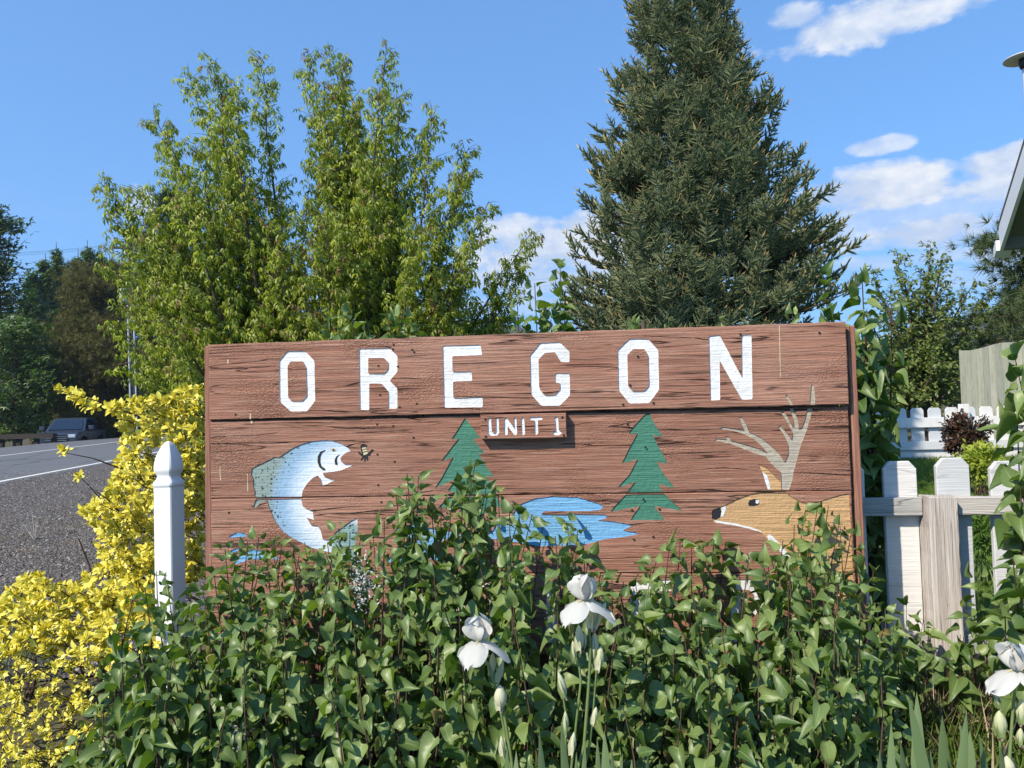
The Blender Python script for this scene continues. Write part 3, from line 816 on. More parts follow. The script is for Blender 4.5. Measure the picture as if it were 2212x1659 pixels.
def fish_color(k):
    tcn = k.node('ShaderNodeTexCoord'); sp = k.node('ShaderNodeSeparateXYZ'); k.l.new(tcn.outputs['Object'], sp.inputs[0])
    dx = k.math('SUBTRACT', sp.outputs[0], fc[0]); dz = k.math('SUBTRACT', sp.outputs[2], fc[1])
    r = k.math('SQRT', k.math('ADD', k.math('MULTIPLY', dx, dx), k.math('MULTIPLY', dz, dz)))
    r = k.math('DIVIDE', r, fs * 1000)
    n = k.noise(k.coords((10, 10, 40)), 1.5, 4)
    r = k.math('ADD', r, k.math('MULTIPLY', k.math('SUBTRACT', n, 0.5), 0.10))
    c = k.ramp(r, [(0.42, (0.78, 0.80, 0.82)), (0.53, (0.56, 0.67, 0.77)), (0.63, (0.30, 0.46, 0.62)), (0.72, (0.26, 0.41, 0.54)), (0.79, (0.25, 0.33, 0.30))])
    ex = k.math('SUBTRACT', sp.outputs[0], ft[0]); ez = k.math('SUBTRACT', sp.outputs[2], ft[1])
    rt = k.math('DIVIDE', k.math('SQRT', k.math('ADD', k.math('MULTIPLY', ex, ex), k.math('MULTIPLY', ez, ez))), fs * 1000)
    tl = k.math('SUBTRACT', 1.0, k.math('MULTIPLY', k.math('SUBTRACT', rt, 0.13), 12.0, clamp=True), clamp=True)
    c = k.mix(tl, c, (0.24, 0.38, 0.38))
    vo = k.node('ShaderNodeTexVoronoi'); vo.inputs['Scale'].default_value = 1; k.l.new(k.coords((85, 0, 85)), vo.inputs['Vector'])
    sb = k.node('ShaderNodeSeparateColor'); k.l.new(vo.outputs['Color'], sb.inputs[0])
    dot = k.math('LESS_THAN', vo.outputs['Distance'], k.math('MULTIPLY', sb.outputs[0], 0.42))
    back = k.math('ADD', k.math('MULTIPLY', k.math('SUBTRACT', r, 0.62), 10, clamp=True), tl, clamp=True)
    return k.mix(k.math('MULTIPLY', k.math('MULTIPLY', dot, back), 0.9), c, (0.02, 0.035, 0.05))


M['fish'] = paint_mat('trout_sign_paint', None, fish_color, 0.6, var=0.12)
fish = routed('painted_trout', zoomC(fish_loop), M['fish'], sign); tag(fish, 'leaping blue trout painted on the left')
deco = dict(carve=False)
routed('gill_mark', zoomC([(835, 392), (790, 410), (765, 450), (760, 510), (780, 560), (812, 590), (840, 588), (835, 575), (800, 550), (788, 510), (790, 460), (805, 425), (840, 395)]), M['black_paint'], fish, lift=0.0012, **deco)
routed('gill_mark', zoomC([(985, 432), (945, 455), (928, 490), (932, 535), (958, 538), (950, 500), (955, 465)]), M['black_paint'], fish, lift=0.0012, **deco)
circ = lambda x, y, rx, ry, n=14: [(x + rx * math.cos(i / n * 2 * math.pi), y + ry * math.sin(i / n * 2 * math.pi)) for i in range(n)]
routed('eye', zoomC(circ(915, 390, 24, 17)), M['cream_paint'], fish, lift=0.0012, **deco)
routed('pupil', zoomC(circ(916, 391, 11, 10)), M['black_paint'], fish, lift=0.0022, **deco)
# stonefly in front of the trout
fly = routed('painted_fly', zoomC([(1195, 335), (1215, 330), (1240, 345), (1255, 350), (1238, 372), (1250, 400), (1262, 425), (1295, 385), (1318, 400), (1280, 435), (1285, 450), (1255, 452),
                                   (1262, 495), (1245, 500), (1238, 470), (1230, 512), (1218, 505), (1218, 470), (1195, 500), (1185, 490), (1200, 460), (1165, 430), (1150, 405), (1170, 412), (1195, 430), (1188, 390), (1180, 355)]),
             M['black_paint'], sign, depth=0.002)
for q in ([(1195, 372), (1232, 365), (1236, 380), (1198, 388)], [(1200, 395), (1240, 388), (1246, 402), (1204, 412)], [(1206, 420), (1250, 410), (1250, 430), (1214, 445)]):
    routed('wing_stripe', zoomC(q), M['cream_paint'], fly, lift=0.0012, depth=0.002, **deco)
# water splashes and lake
for q in ([(220, 1238), (262, 1216), (305, 1222), (318, 1238), (225, 1244)], [(215, 1332), (240, 1310), (272, 1302), (280, 1312), (222, 1338)],
          [(245, 1390), (278, 1335), (350, 1308), (430, 1322), (500, 1362), (440, 1360), (330, 1362), (262, 1388)]):
    tag(routed('painted_splash', zoomA(q), M['lake_paint'], sign), 'blue splash painted under the trout')
lake = routed('painted_lake', zoomL([(1255, 215), (1300, 185), (1390, 150), (1520, 133), (1700, 140), (1820, 175), (1888, 200), (1870, 228), (1800, 238), (1640, 240), (1460, 240), (1440, 262), (1560, 266),
                                     (1700, 262), (1912, 266), (1905, 292), (1850, 305), (1960, 315), (2100, 342), (2030, 375), (2150, 402), (2040, 425), (1900, 440), (1760, 478), (1600, 488),
                                     (1420, 492), (1300, 470), (1100, 440), (1010, 430), (1090, 380), (1120, 320), (1190, 290), (1240, 262)]), M['lake_paint'], sign)
tag(lake, 'blue lake painted between the two trees')
routed('painted_river', zoomL([(365, 405), (400, 360), (520, 330), (600, 360), (740, 375), (830, 395), (900, 430), (760, 440), (650, 480), (700, 520), (820, 575), (900, 600), (880, 628), (700, 600), (560, 560),
                               (420, 610), (320, 606), (360, 560), (350, 520), (430, 490), (540, 450), (430, 415)]), M['lake_paint'], sign)
# trees
tag(routed('painted_tree', zoomA([(1497, 598), (1530, 640), (1580, 705), (1540, 712), (1572, 750), (1606, 792), (1570, 790), (1608, 855), (1656, 916), (1610, 912), (1640, 970), (1692, 1068), (1735, 1080), (1620, 1075),
                                  (1600, 1130), (1450, 1130), (1480, 1080), (1350, 1084), (1400, 1035), (1440, 1000), (1405, 990), (1450, 925), (1335, 977), (1372, 920), (1430, 810), (1366, 833), (1400, 790),
                                  (1460, 712), (1425, 712), (1452, 670)]), M['tree_paint'], sign), 'green tree painted below the small board')
tag(routed('painted_tree', zoomB([(510, 640), (525, 650), (560, 720), (602, 777), (600, 787), (545, 777), (575, 840), (630, 940), (628, 952), (570, 937), (600, 1000), (672, 1090), (665, 1098), (580, 1072), (600, 1120),
                                  (660, 1180), (725, 1235), (640, 1225), (562, 1208), (560, 1218), (612, 1285), (612, 1292), (410, 1295), (420, 1275), (465, 1210), (380, 1225), (290, 1243), (300, 1225),
                                  (370, 1150), (435, 1062), (330, 1098), (345, 1080), (400, 1020), (450, 925), (358, 948), (365, 932), (400, 860), (450, 767), (398, 769), (405, 755), (450, 700)]), M['tree_paint'], sign),
    'green tree painted between the lake and the deer')
# deer
deer = routed('painted_deer', zoomB([(905, 1236), (955, 1215), (1000, 1195), (1060, 1165), (1130, 1140), (1200, 1125), (1240, 1112), (1225, 1060), (1210, 1008), (1200, 985), (1185, 950), (1235, 975), (1290, 1030),
                                     (1322, 1060), (1326, 1108), (1345, 1112), (1365, 1135), (1400, 1160), (1450, 1185), (1495, 1192), (1560, 1180), (1640, 1155), (1700, 1137), (1738, 1134), (1752, 1400),
                                     (1764, 1700), (1776, 1960), (1730, 1900), (1650, 1760), (1560, 1690), (1440, 1620), (1400, 1572), (1350, 1520), (1290, 1462), (1240, 1412), (1210, 1372), (1150, 1352), (1050, 1330), (925, 1312), (905, 1290)]),
              M['deer_paint'], sign)
tag(deer, 'brown deer head painted at the right edge')
M['white_patch'] = M['white']
routed('nose', zoomB([(905, 1238), (953, 1218), (962, 1240), (955, 1278), (925, 1292), (906, 1285)]), M['black_paint'], deer, lift=0.0012, **deco)
routed('muzzle_patch', zoomB([(962, 1218), (988, 1208), (990, 1230), (975, 1272), (958, 1276), (964, 1245)]), M['white'], deer, lift=0.0012, **deco)
routed('chin_stripe', zoomB([(925, 1296), (1050, 1315), (1150, 1340), (1205, 1362), (1208, 1368), (1150, 1352), (1050, 1328), (928, 1309)]), M['white'], deer, lift=0.0012, **deco)
routed('throat_patch', zoomB([(1242, 1388), (1262, 1382), (1310, 1430), (1365, 1495), (1400, 1555), (1392, 1560), (1350, 1515), (1295, 1460), (1245, 1410)]), M['white'], deer, lift=0.0012, **deco)
routed('ear_patch', zoomB([(1212, 1000), (1240, 1022), (1252, 1060), (1262, 1108), (1245, 1108), (1228, 1060)]), M['white'], deer, lift=0.0012, **deco)
eye = routed('eye', zoomB([(1124, 1195), (1135, 1175), (1160, 1166), (1188, 1168), (1197, 1182), (1188, 1200), (1160, 1208), (1132, 1207)]), M['black_paint'], deer, lift=0.0012, **deco)
routed('eye_glint', zoomB([(1172, 1172), (1192, 1172), (1195, 1185), (1180, 1197), (1170, 1190)]), M['white'], deer, lift=0.0022, **deco)
antl = [(1326, 1108), (1322, 1002), (1290, 975), (1258, 945), (1232, 908), (1150, 882), (1050, 842), (1010, 827), (918, 810), (930, 797), (990, 803), (985, 783), (1006, 785), (1018, 810), (1060, 820),
        (1180, 856), (1240, 884), (1210, 848), (1160, 802), (1090, 767), (1030, 750), (950, 740), (965, 727), (1040, 737), (1100, 748), (1083, 710), (1066, 665), (1086, 670), (1110, 710), (1128, 757),
        (1200, 790), (1262, 840), (1312, 890), (1345, 940), (1370, 890), (1368, 840), (1352, 798), (1330, 757), (1305, 730), (1320, 718), (1345, 748), (1388, 806), (1396, 765), (1372, 720), (1345, 672),
        (1322, 640), (1340, 633), (1365, 668), (1390, 722), (1404, 726), (1396, 680), (1378, 622), (1358, 572), (1340, 540), (1350, 530), (1372, 560), (1398, 620), (1425, 680), (1432, 738), (1448, 735),
        (1470, 680), (1488, 600), (1493, 520), (1498, 463), (1515, 480), (1522, 560), (1510, 640), (1482, 740), (1442, 842), (1422, 922), (1402, 992), (1390, 1060), (1372, 1110), (1346, 1110)]
tag(routed('painted_antlers', zoomB(antl), M['antler_paint'], sign), 'pale forked antlers painted on the deer')

def crack(pts, w, Z=zoomB):
    """a split along the grain, opened to w metres at its widest"""
    c_ = Z(pts); n = len(c_); r = random.Random(n); up_c = [(x, z + w * math.sin(math.pi * min(.98, (i + .4) / n)) * r.uniform(.5, 1.1)) for i, (x, z) in enumerate(c_)]
    dn = [(x, z - w * .5 * math.sin(math.pi * min(.98, (i + .4) / n)) * r.uniform(.3, 1.1)) for i, (x, z) in enumerate(c_)]
    routed('crack', up_c + dn[::-1], M['hole'], sign, depth=0.009, jit=0.0004)
crack([(730, 992), (850, 985), (980, 975), (1060, 982), (1150, 990), (1185, 996)], .0022)
crack([(1400, 1003), (1500, 1008), (1620, 1014), (1730, 1018)], .0032)
crack([(125, 341), (220, 336), (320, 330), (420, 324), (490, 321)], .0016, zoomA)
crack([(20, 828), (120, 828), (230, 822), (330, 822)], .0008)
crack([(1060, 152), (1110, 148), (1160, 141)], .0018); crack([(1230, 168), (1330, 160), (1440, 150), (1540, 148)], .0015)
crack([(230, 232), (270, 232), (310, 228)], .0016); crack([(700, 592), (760, 588), (830, 590)], .0022)
crack([(1560, 242), (1620, 236), (1690, 230)], .0014); crack([(130, 440), (190, 436), (250, 432)], .0010, zoomA)
crack([(930, 655), (1010, 660), (1100, 662), (1180, 660)], .0007, zoomA); crack([(130, 742), (170, 745), (210, 745)], .0009, zoomA)
crack([(1000, 880), (1150, 884), (1300, 880)], .0007, zoomA); crack([(1650, 800), (1760, 790), (1900, 786)], .0007, zoomA)
crack([(1180, 600), (1210, 597), (1240, 600)], .0018, zoomA); crack([(1470, 920), (1560, 915), (1680, 918), (1720, 920)], .0008)
FIGS = list(FIG)
plank_labels = ['top plank, set a little forward, carrying the big letters', None, None, None]
for i in range(4):
    o = plank_obj('plank', bx0, tx1 if i == 0 else bx1, PLK[i][0], PLK[i][1], (lambda x, i=i: pf(i, x)), 0.036, M['sign'], sign, seed=i, figs=FIGS, jit=0.0010)
    if plank_labels[i]: o['label'] = plank_labels[i]
mb = MB(); box(mb, bx0 + .02, bx1 - .02, 0.0375, 0.052, PLK[3][0] + .03, zt - .04); mb.build('backing_board', M['sign_post'], sign, False)
# end trims and legs
lx0 = S(441, 1075)[0]; rx0 = S(1845, 1062)[0]; rx1 = S(1861, 1062)[0]
tag(plank_obj('end_board', lx0, bx0 - 0.002, PLK[3][0] - 0.02, zt - 0.003, 0.008, 0.09, M['sign_post'], sign, seed=11, jit=0.001), 'narrow end board on the left side')
tag(plank_obj('end_board', rx0 + 0.006, rx1 + 0.007, PLK[3][0] - 0.03, zt - 0.012, 0.012, 0.09, M['sign_post'], sign, seed=12, jit=0.001), 'narrow end board on the right side')
for xx in (0.35, 1.25, 2.05):
    mb = MB(); box(mb, xx, xx + 0.09, 0.038, 0.128, 0.0, zt - 0.05); mb.build('leg', M['sign_post'], sign, False)
# nail holes in the planks
for x, y in [(1118, 205), (1113, 230), (1218, 232), (1228, 245), (1140, 322), (1035, 318), (1045, 475), (1242, 522), (1150, 540), (1023, 633), (1110, 643), (1220, 705), (1118, 835), (1025, 795), (1030, 960), (1142, 972),
             (1045, 1053), (222, 1110), (265, 580)]:
    px_, pz_ = zoomA([(x, y)])[0]
    i = min(range(4), key=lambda k_: abs((PLK[k_][0] + PLK[k_][1]) / 2 - pz_))
    mb = MB(); lathe(mb, [(0.0001, 0), (0.0040, 0), (0.0043, -0.0006)], 8, (px_, pf(i, px_) - 0.0006, pz_), (0, 1, 0)); mb.build('nail', M['hole'], sign)
for x, y in [(452, 303), (405, 475), (362, 592), (545, 582), (500, 852), (488, 1168), (585, 1228), (418, 1232), (548, 1395), (430, 1412), (392, 712), (1545, 160), (1070, 170)]:
    px_, pz_ = zoomB([(x, y)])[0]
    i = min(range(4), key=lambda k_: abs((PLK[k_][0] + PLK[k_][1]) / 2 - pz_))
    mb = MB(); lathe(mb, [(0.0001, 0), (0.0040, 0), (0.0043, -0.0006)], 8, (px_, pf(i, px_) - 0.0026, pz_), (0, 1, 0)); mb.build('nail', M['hole'], sign)
for q in ([(342, 575), (348, 575), (350, 628), (340, 628)], [(172, 860), (176, 860), (180, 935), (176, 936)], [(322, 900), (325, 900), (327, 995), (323, 995)], [(220, 285), (226, 283), (228, 305), (222, 306)]):
    routed('paint_drip', zoomA(q), M['cream_paint'], sign, depth=0.0, lift=0.0008, **deco)
routed('paint_drip', zoomB([(1302, 118), (1307, 118), (1313, 430), (1309, 430)]), M['cream_paint'], sign, depth=0.0, lift=0.0008, **deco)

# small UNIT 1 board screwed on
ux = zoomU([(62, 690), (1905, 150)]); ux0, ux1 = ux[0][0], ux[1][0]; uz0 = zoomU([(1000, 695)])[0][1]; uz1 = zoomU([(1000, 165)])[0][1]
board = bpy.data.objects.new('small_board', None); COL.objects.link(board); board.parent = sign; board['label'] = 'small board lettered UNIT 1 screwed on the sign'
FIG.clear()
UP_ = [(uz0, uz1)]
uk = dict(front=lambda i, x: -0.036, planks=UP_, depth=0.004)
def ul(pts, **k2): return routed('letter', rounded(zoomU(pts), 0.003), M['white'], board, **uk, **k2)
ul([(215, 275), (245, 245), (285, 270), (300, 545), (340, 585), (375, 580), (390, 540), (385, 270), (410, 243), (445, 265), (462, 570), (420, 635), (270, 638), (215, 580)])
ul([(570, 270), (600, 245), (635, 265), (785, 480), (770, 265), (800, 240), (832, 265), (848, 600), (815, 628), (775, 610), (640, 430), (648, 600), (610, 632), (568, 605)])
ul([(932, 265), (965, 238), (1000, 262), (1018, 600), (980, 628), (945, 600)])
ul([(1118, 240), (1380, 230), (1400, 265), (1385, 292), (1295, 300), (1305, 590), (1265, 618), (1228, 595), (1222, 305), (1140, 300), (1115, 270)])
ul([(1640, 265), (1690, 222), (1730, 235), (1748, 525), (1800, 540), (1812, 590), (1760, 622), (1680, 628), (1625, 610), (1612, 575), (1640, 545), (1680, 540), (1665, 290)])
bd = plank_obj('board', ux0, ux1, uz0, uz1, -0.036, -0.0015, M['sign'], board, seed=21, figs=list(FIG), jit=0.0005, bev=0.002)
for x, y in [(160, 280), (170, 655), (1820, 235), (1855, 625)]:
    px_, pz_ = zoomU([(x, y)])[0]
    mb = MB(); lathe(mb, [(0.0001, -0.003), (0.004, -0.002), (0.0045, 0.0)], 10, (px_, -0.0365, pz_), (0, 1, 0)); mb.build('screw', M['screw'], board)

# ------------------------------------------------------------------ white post with a pointed cap
pp = D(371, 1200, 3.0)
post = thing('white_post', 'white square post with an arrow-shaped cap beside the yellow shrub', 'post', (pp.x, pp.y, 0.0), (0, -0.012, math.radians(-14)))
hw = 0.0415
zc = D(371, 1048, 3.0).z; ztp = D(371, 953, 3.0).z; zlow = 0.0


def sq_rings(mb, prof, bev=0.18):
    rings = []
    for w, z in prof:
        c_ = w * bev
        rings.append([(w, -w + c_, z), (w, w - c_, z), (w - c_, w, z), (-w + c_, w, z), (-w, w - c_, z), (-w, -w + c_, z), (-w + c_, -w, z), (w - c_, -w, z)])
    V = [p for r_ in rings for p in r_]; F = []
    for i in range(len(rings) - 1):
        for j in range(8): F.append((i * 8 + j, i * 8 + (j + 1) % 8, (i + 1) * 8 + (j + 1) % 8, (i + 1) * 8 + j))
    mb.add(V, F); mb.add(rings[-1], [[0, 1, 2, 3], [0, 3, 4, 7], [4, 5, 6, 7]]); return mb


mb = MB(); sq_rings(mb, [(hw, 0), (hw, zc)], 0.10); mb.build('post_shaft', M['vinyl'], post, False)
h_ = ztp - zc
mb = MB(); sq_rings(mb, [(hw * 1.03, zc - 0.004), (hw * 1.09, zc), (hw * 1.10, zc + h_ * .05), (hw * 1.04, zc + h_ * .09), (hw * .88, zc + h_ * .14), (hw * .80, zc + h_ * .19), (hw * .80, zc + h_ * .23), (hw * .90, zc + h_ * .28), (hw * 1.0, zc + h_ * .33), (hw * 1.02, zc + h_ * .38), (hw * 1.0, zc + h_ * .46), (hw * .93, zc + h_ * .58), (hw * .80, zc + h_ * .70), (hw * .62, zc + h_ * .81), (hw * .46, zc + h_ * .90), (hw * .28, zc + h_ * .965), (hw * .10, zc + h_)], 0.16)
cap = mb.build('post_cap', M['vinyl'], post, True)
md = cap.modifiers.new('soft', 'BEVEL'); md.width = 0.002; md.segments = 2

# ------------------------------------------------------------------ near picket fence
FY = 2.85
fA = D(1907, 1080, FY + 0.02); fB = D(2212, 1080, FY - 0.03); fA.z = fB.z = 0
fux = (fB - fA).normalized(); fin = Vector((-fux.y, fux.x, 0))
fm = Matrix((fux, fin, Vector((0, 0, 1)))).transposed().to_4x4(); fm.translation = fA; fmi = fm.inverted()


def FS(px, py, off=0.0):
    o = fmi @ CAM; d = fmi.to_3x3() @ ray(px, py); t = (off - o.y) / d.y; p = o + d * t; return (p.x, p.z)


fence = bpy.data.objects.new('picket_fence', None); COL.objects.link(fence); fence.matrix_world = fm
tag(fence, 'weathered white picket fence close by, right of the sign', 'fence')


def picket(x0, x1, zb, ztop, y0, y1, mat, parent, clip, seed=0, lean=0.0, bev=0.0025):
    c_ = clip; r = random.Random(seed); j = lambda: r.uniform(-.0012, .0012)
    out_ = [(x0, zb), (x1, zb)] + [(x1 + j(), zb + (ztop - c_ - zb) * t) for t in (0.33, 0.66)] + [(x1, ztop - c_), (x1 - c_ * .85, ztop + j()), (x0 + c_ * .85, ztop + j()), (x0, ztop - c_)] + [(x0 + j(), zb + (ztop - c_ - zb) * t) for t in (0.66, 0.33)]
    cx = (x0 + x1) / 2; cz = (zb + ztop) / 2; n = len(out_)
    inn = [(x + bev * (1 if x < cx else -1), z + bev * (1 if z < cz else -1)) for x, z in out_]
    sh = lambda x, z: x + lean * (z - zb)
    V = [(sh(x, z), y0 + bev, z) for x, z in out_] + [(sh(x, z), y0, z) for x, z in inn] + [(sh(x, z), y1, z) for x, z in out_]
    F = [];
    for i in range(n):
        k_ = (i + 1) % n; F += [(i, k_, n + k_, n + i), (2 * n + i, 2 * n + k_, k_, i)]
    bm = bmesh.new(); vs = [bm.verts.new(p) for p in V]
    for f_ in F: bm.faces.new([vs[q] for q in f_])
    bm.faces.new([vs[n + i] for i in range(n)]); bm.faces.new([vs[2 * n + i] for i in reversed(range(n))])
    bmesh.ops.recalc_face_normals(bm, faces=bm.faces[:])
    me = bpy.data.meshes.new('picket'); bm.to_mesh(me); bm.free(); me.materials.append(mat)
    o = bpy.data.objects.new('picket', me); COL.objects.link(o); o.parent = parent; return o


for i, (a, b_, tp, ln) in enumerate([(1907, 1979, 997, 0.0), (2021, 2093, 990, 0.0), (2138, 2212, 996, 0.0), (2254, 2328, 1000, 0), (1795, 1866, 1000, 0.0)]):
    xa, z1 = FS(a, tp); xb, _ = FS(b_, tp); _, z0 = FS((a + b_) / 2 + 14, 1425)
    picket(xa, xb, z0, z1, 0.0, 0.019, M['fence_white'], fence, 0.030, i)
for (ya, yb) in ((1075, 1113), (1371, 1412)):
    _, z1 = FS(2040, ya, -0.04); _, z0 = FS(2040, yb, -0.04)
    for (xa, xb) in ((FS(1790, 1090, -0.04)[0], FS(1992, 1090, -0.04)[0]), (FS(2068, 1090, -0.04)[0], FS(2330, 1090, -0.04)[0])):
        plank_obj('rail', xa, xb, z0, z1, -0.042, -0.001, M['rail_worn'], fence, seed=int(ya), jit=0.001, bev=0.002)
# second thin strip seen behind the rail, and the heavy post
mb = MB(); xa = FS(1788, 1300)[0]; xb = FS(1990, 1300)[0]
_, zz1 = FS(2040, 1120, 0.03)
xa, _ = FS(2003, 1080, -0.075); xb, _ = FS(2066, 1080, -0.075); _, z1 = FS(2030, 1073, -0.075)
fpost = plank_obj('fence_post', xa, xb, 0.0, z1, -0.085, -0.002, M['post_worn'], fence, seed=33, jit=0.0016, bev=0.003)

# ------------------------------------------------------------------ far picket fence
fY = 10.7
gA = D(1905, 950, fY); gB = D(2120, 950, fY); zb_ = 0.5
ff = thing('picket_fence', 'low white picket fence standing across the far side of the lawn', 'fence', (gA.x, fY, 0))
ppx = 37.3 / F_ * fY      # spacing of pickets in metres
z1f = D(2000, 881, fY).z; z0f = D(2000, 966, fY).z
for i in range(-2, 8):
    xa = D(1933 + 37.2 * 0, 950, fY).x - gA.x + i * ppx; w = 27.5 / F_ * fY
    picket(xa, xa + w, z0f, z1f, 0.0, 0.02, M['fence_far'], ff, 0.035, i)
xL = D(1912, 900, fY).x - gA.x - 1.0; xR = xL + 4.2
for ya, yb in ((902, 923), (956 - 3, 974 - 3)):
    mb = MB(); za = D(2000, ya, fY).z; zb2 = D(2000, yb, fY).z
    box(mb, xL, xR, -0.045, -0.001, zb2, za); bevel_obj(mb.build('rail', M['fence_far'], ff, False), 0.003)
mb = MB(); xp = D(2066, 900, fY).x - gA.x; box(mb, xp, xp + 0.10, -0.15, -0.047, 0.3, D(2066, 873, fY).z); bevel_obj(mb.build('fence_post', M['fence_far'], ff, False), 0.003)
mb = MB(); box(mb, xL, xR, -0.01, 0.03, 0.3, z0f - 0.01); mb.build('kick_board', M['fence_far'], ff, False)

# ------------------------------------------------------------------ sage board fence with a swooping top
sgf = thing('board_fence', 'tall sage green board fence with a curved top beyond the lawn', 'fence')
gY = 11.6
p0 = D(2071, 760, gY + 0.3); p1 = D(2330, 760, gY - 1.9)
p0.z = p1.z = 0; sux = (p1 - p0); Ls = sux.length; sux.normalize(); sin_ = Vector((-sux.y, sux.x, 0))
sgm = Matrix((sux, sin_, Vector((0, 0, 1)))).transposed().to_4x4(); sgm.translation = p0; sgf.matrix_world = sgm; sgi = sgm.inverted()


def GS(px, py):
    o = sgi @ CAM; d = sgi.to_3x3() @ ray(px, py); p = o + d * (-o.y / d.y); return p.x, p.z


top = [GS(x, y) for x, y in [(2071, 757), (2095, 757), (2120, 752), (2145, 744), (2165, 740), (2212, 738), (2330, 736)]]
bw = 0.128; nb = int(top[-1][0] / bw)
for i in range(nb):
    xa = i * bw; z_ = np.interp([xa, xa + bw], [t[0] for t in top], [t[1] for t in top])
    j = random.uniform(-0.002, 0.002); g = 0.003
    V = [(xa + g, j, 0.35), (xa + bw - g, j, 0.35), (xa + bw - g, j, z_[1]), (xa + g, j, z_[0])]
    V += [(x, y + 0.018, z) for x, y, z in V]
    mb = MB(); mb.add(V, [[0, 1, 2, 3], [5, 4, 7, 6], [4, 0, 3, 7], [1, 5, 6, 2], [3, 2, 6, 7], [4, 5, 1, 0]])
    mb.build('board', M['sage'], sgf, False)
mb = MB(); box(mb, 0.0, top[-1][0], 0.024, 0.06, 0.7, 0.79); box(mb, 0, top[-1][0], 0.024, 0.06, 1.5, 1.59); mb.build('rail', M['sage'], sgf, False)

# ------------------------------------------------------------------ plants: growing helpers
SUNV = np.array(SUN)


def curve_pts(P0, P1, bend, n=8, up=0.0):
    P0, P1 = np.array(P0, float), np.array(P1, float); t = np.linspace(0, 1, n)[:, None]
    mid = (P0 + P1) / 2 + np.array(bend); mid[2] += up
    return (1 - t) ** 2 * P0 + 2 * t * (1 - t) * mid + t * t * P1


def lilac_stems(stems, node=0.05, size=0.065, start=0.25, tipsize=0.62, droop=0.75, mb=None, srad=0.004):
    """opposite heart-shaped leaves along arching stems; returns leaf arrays"""
    P, Y, Z, Sz = [], [], [], []
    for (A, B, bend, sz) in stems:
        c = curve_pts(A, B, bend, 9); seg = np.linalg.norm(np.diff(c, axis=0), axis=1); cum = np.concatenate([[0], np.cumsum(seg)]); L = cum[-1]
        if mb is not None: tube(mb, c, np.linspace(srad, srad * 0.35, len(c)), 4, rng.random())
        d = L * start; a0 = rng.uniform(0, 2 * np.pi); k_ = 0
        while d < L:
            t = d / L; p = np.array([np.interp(d, cum, c[:, q]) for q in range(3)])
            tn = np.array([np.interp(min(d + .01, L), cum, c[:, q]) for q in range(3)]) - np.array([np.interp(max(d - .01, 0), cum, c[:, q]) for q in range(3)]); tn /= np.linalg.norm(tn) + 1e-9
            a = a0 + k_ * (np.pi / 2 + rng.uniform(-.3, .3))
            s1 = np.cross(tn, [0.12, 0.99, 0.1]); s1 /= np.linalg.norm(s1); s2 = np.cross(tn, s1)
            for sg in (1, -1):
                if rng.random() < 0.06: continue
                o = sg * (math.cos(a) * s1 + math.sin(a) * s2)
                young = max(0.0, (t - 0.86) / 0.14)
                dr = droop * (1 - 0.9 * young) * rng.choice([rng.uniform(.15, .6), rng.uniform(.7, 1.9)])
                yd = o * (1 - 0.4 * young) + tn * (0.25 + 0.7 * young) + np.array([0, 0, -dr]) + rng.normal(0, .18, 3)
                yd /= np.linalg.norm(yd)
                zn = np.array([0, 0, 0.7]) + SUNV * 0.45 + o * 0.6 + rng.normal(0, .42, 3)
                if abs(np.dot(zn / np.linalg.norm(zn), yd)) > 0.96: zn = o + np.array([0, 0, .3])
                s_ = size * sz * (1 - (1 - tipsize) * t ** 3) * rng.uniform(0.62, 1.25)
                P.append(p + o * 0.014 * sz + np.array([0, 0, .003])); Y.append(yd); Z.append(zn - np.dot(zn, yd) * yd); Sz.append(s_)
            d += node * sz * (1 - 0.45 * t) * rng.uniform(0.85, 1.2); k_ += 1
    return P, Y, Z, Sz


def lilac_shrub(name, label, cat, stems, base, n_parts=300, mat='lilac', **kw):
    root = thing(name, label, cat); mb = MB()
    P, Y, Z, Sz = lilac_stems(stems, mb=mb, **kw)
    mb.build('stems', M['twig'] if kw.get('srad', .004) < .02 else M['twig'], root)
    leaves_out(root, LILAC, M[mat], P, Y, Z, Sz, rng.random(len(P)), n=n_parts)
    if len(P) > 1500:
        q_ = rng.choice(len(P), 90, replace=False); old = MB(); A_ = [np.array(v_)[q_] for v_ in (P, Y, Z)]; scatter(old, LILAC[4], A_[0] + rng.normal(0, .01, (90, 3)), A_[1] + [0, 0, -.8], A_[2], np.array(Sz)[q_] * .7, rng.random(90)); old.build('old_leaves', M['old_leaf'], root, kind='stuff')
    rebase(root, base); return root


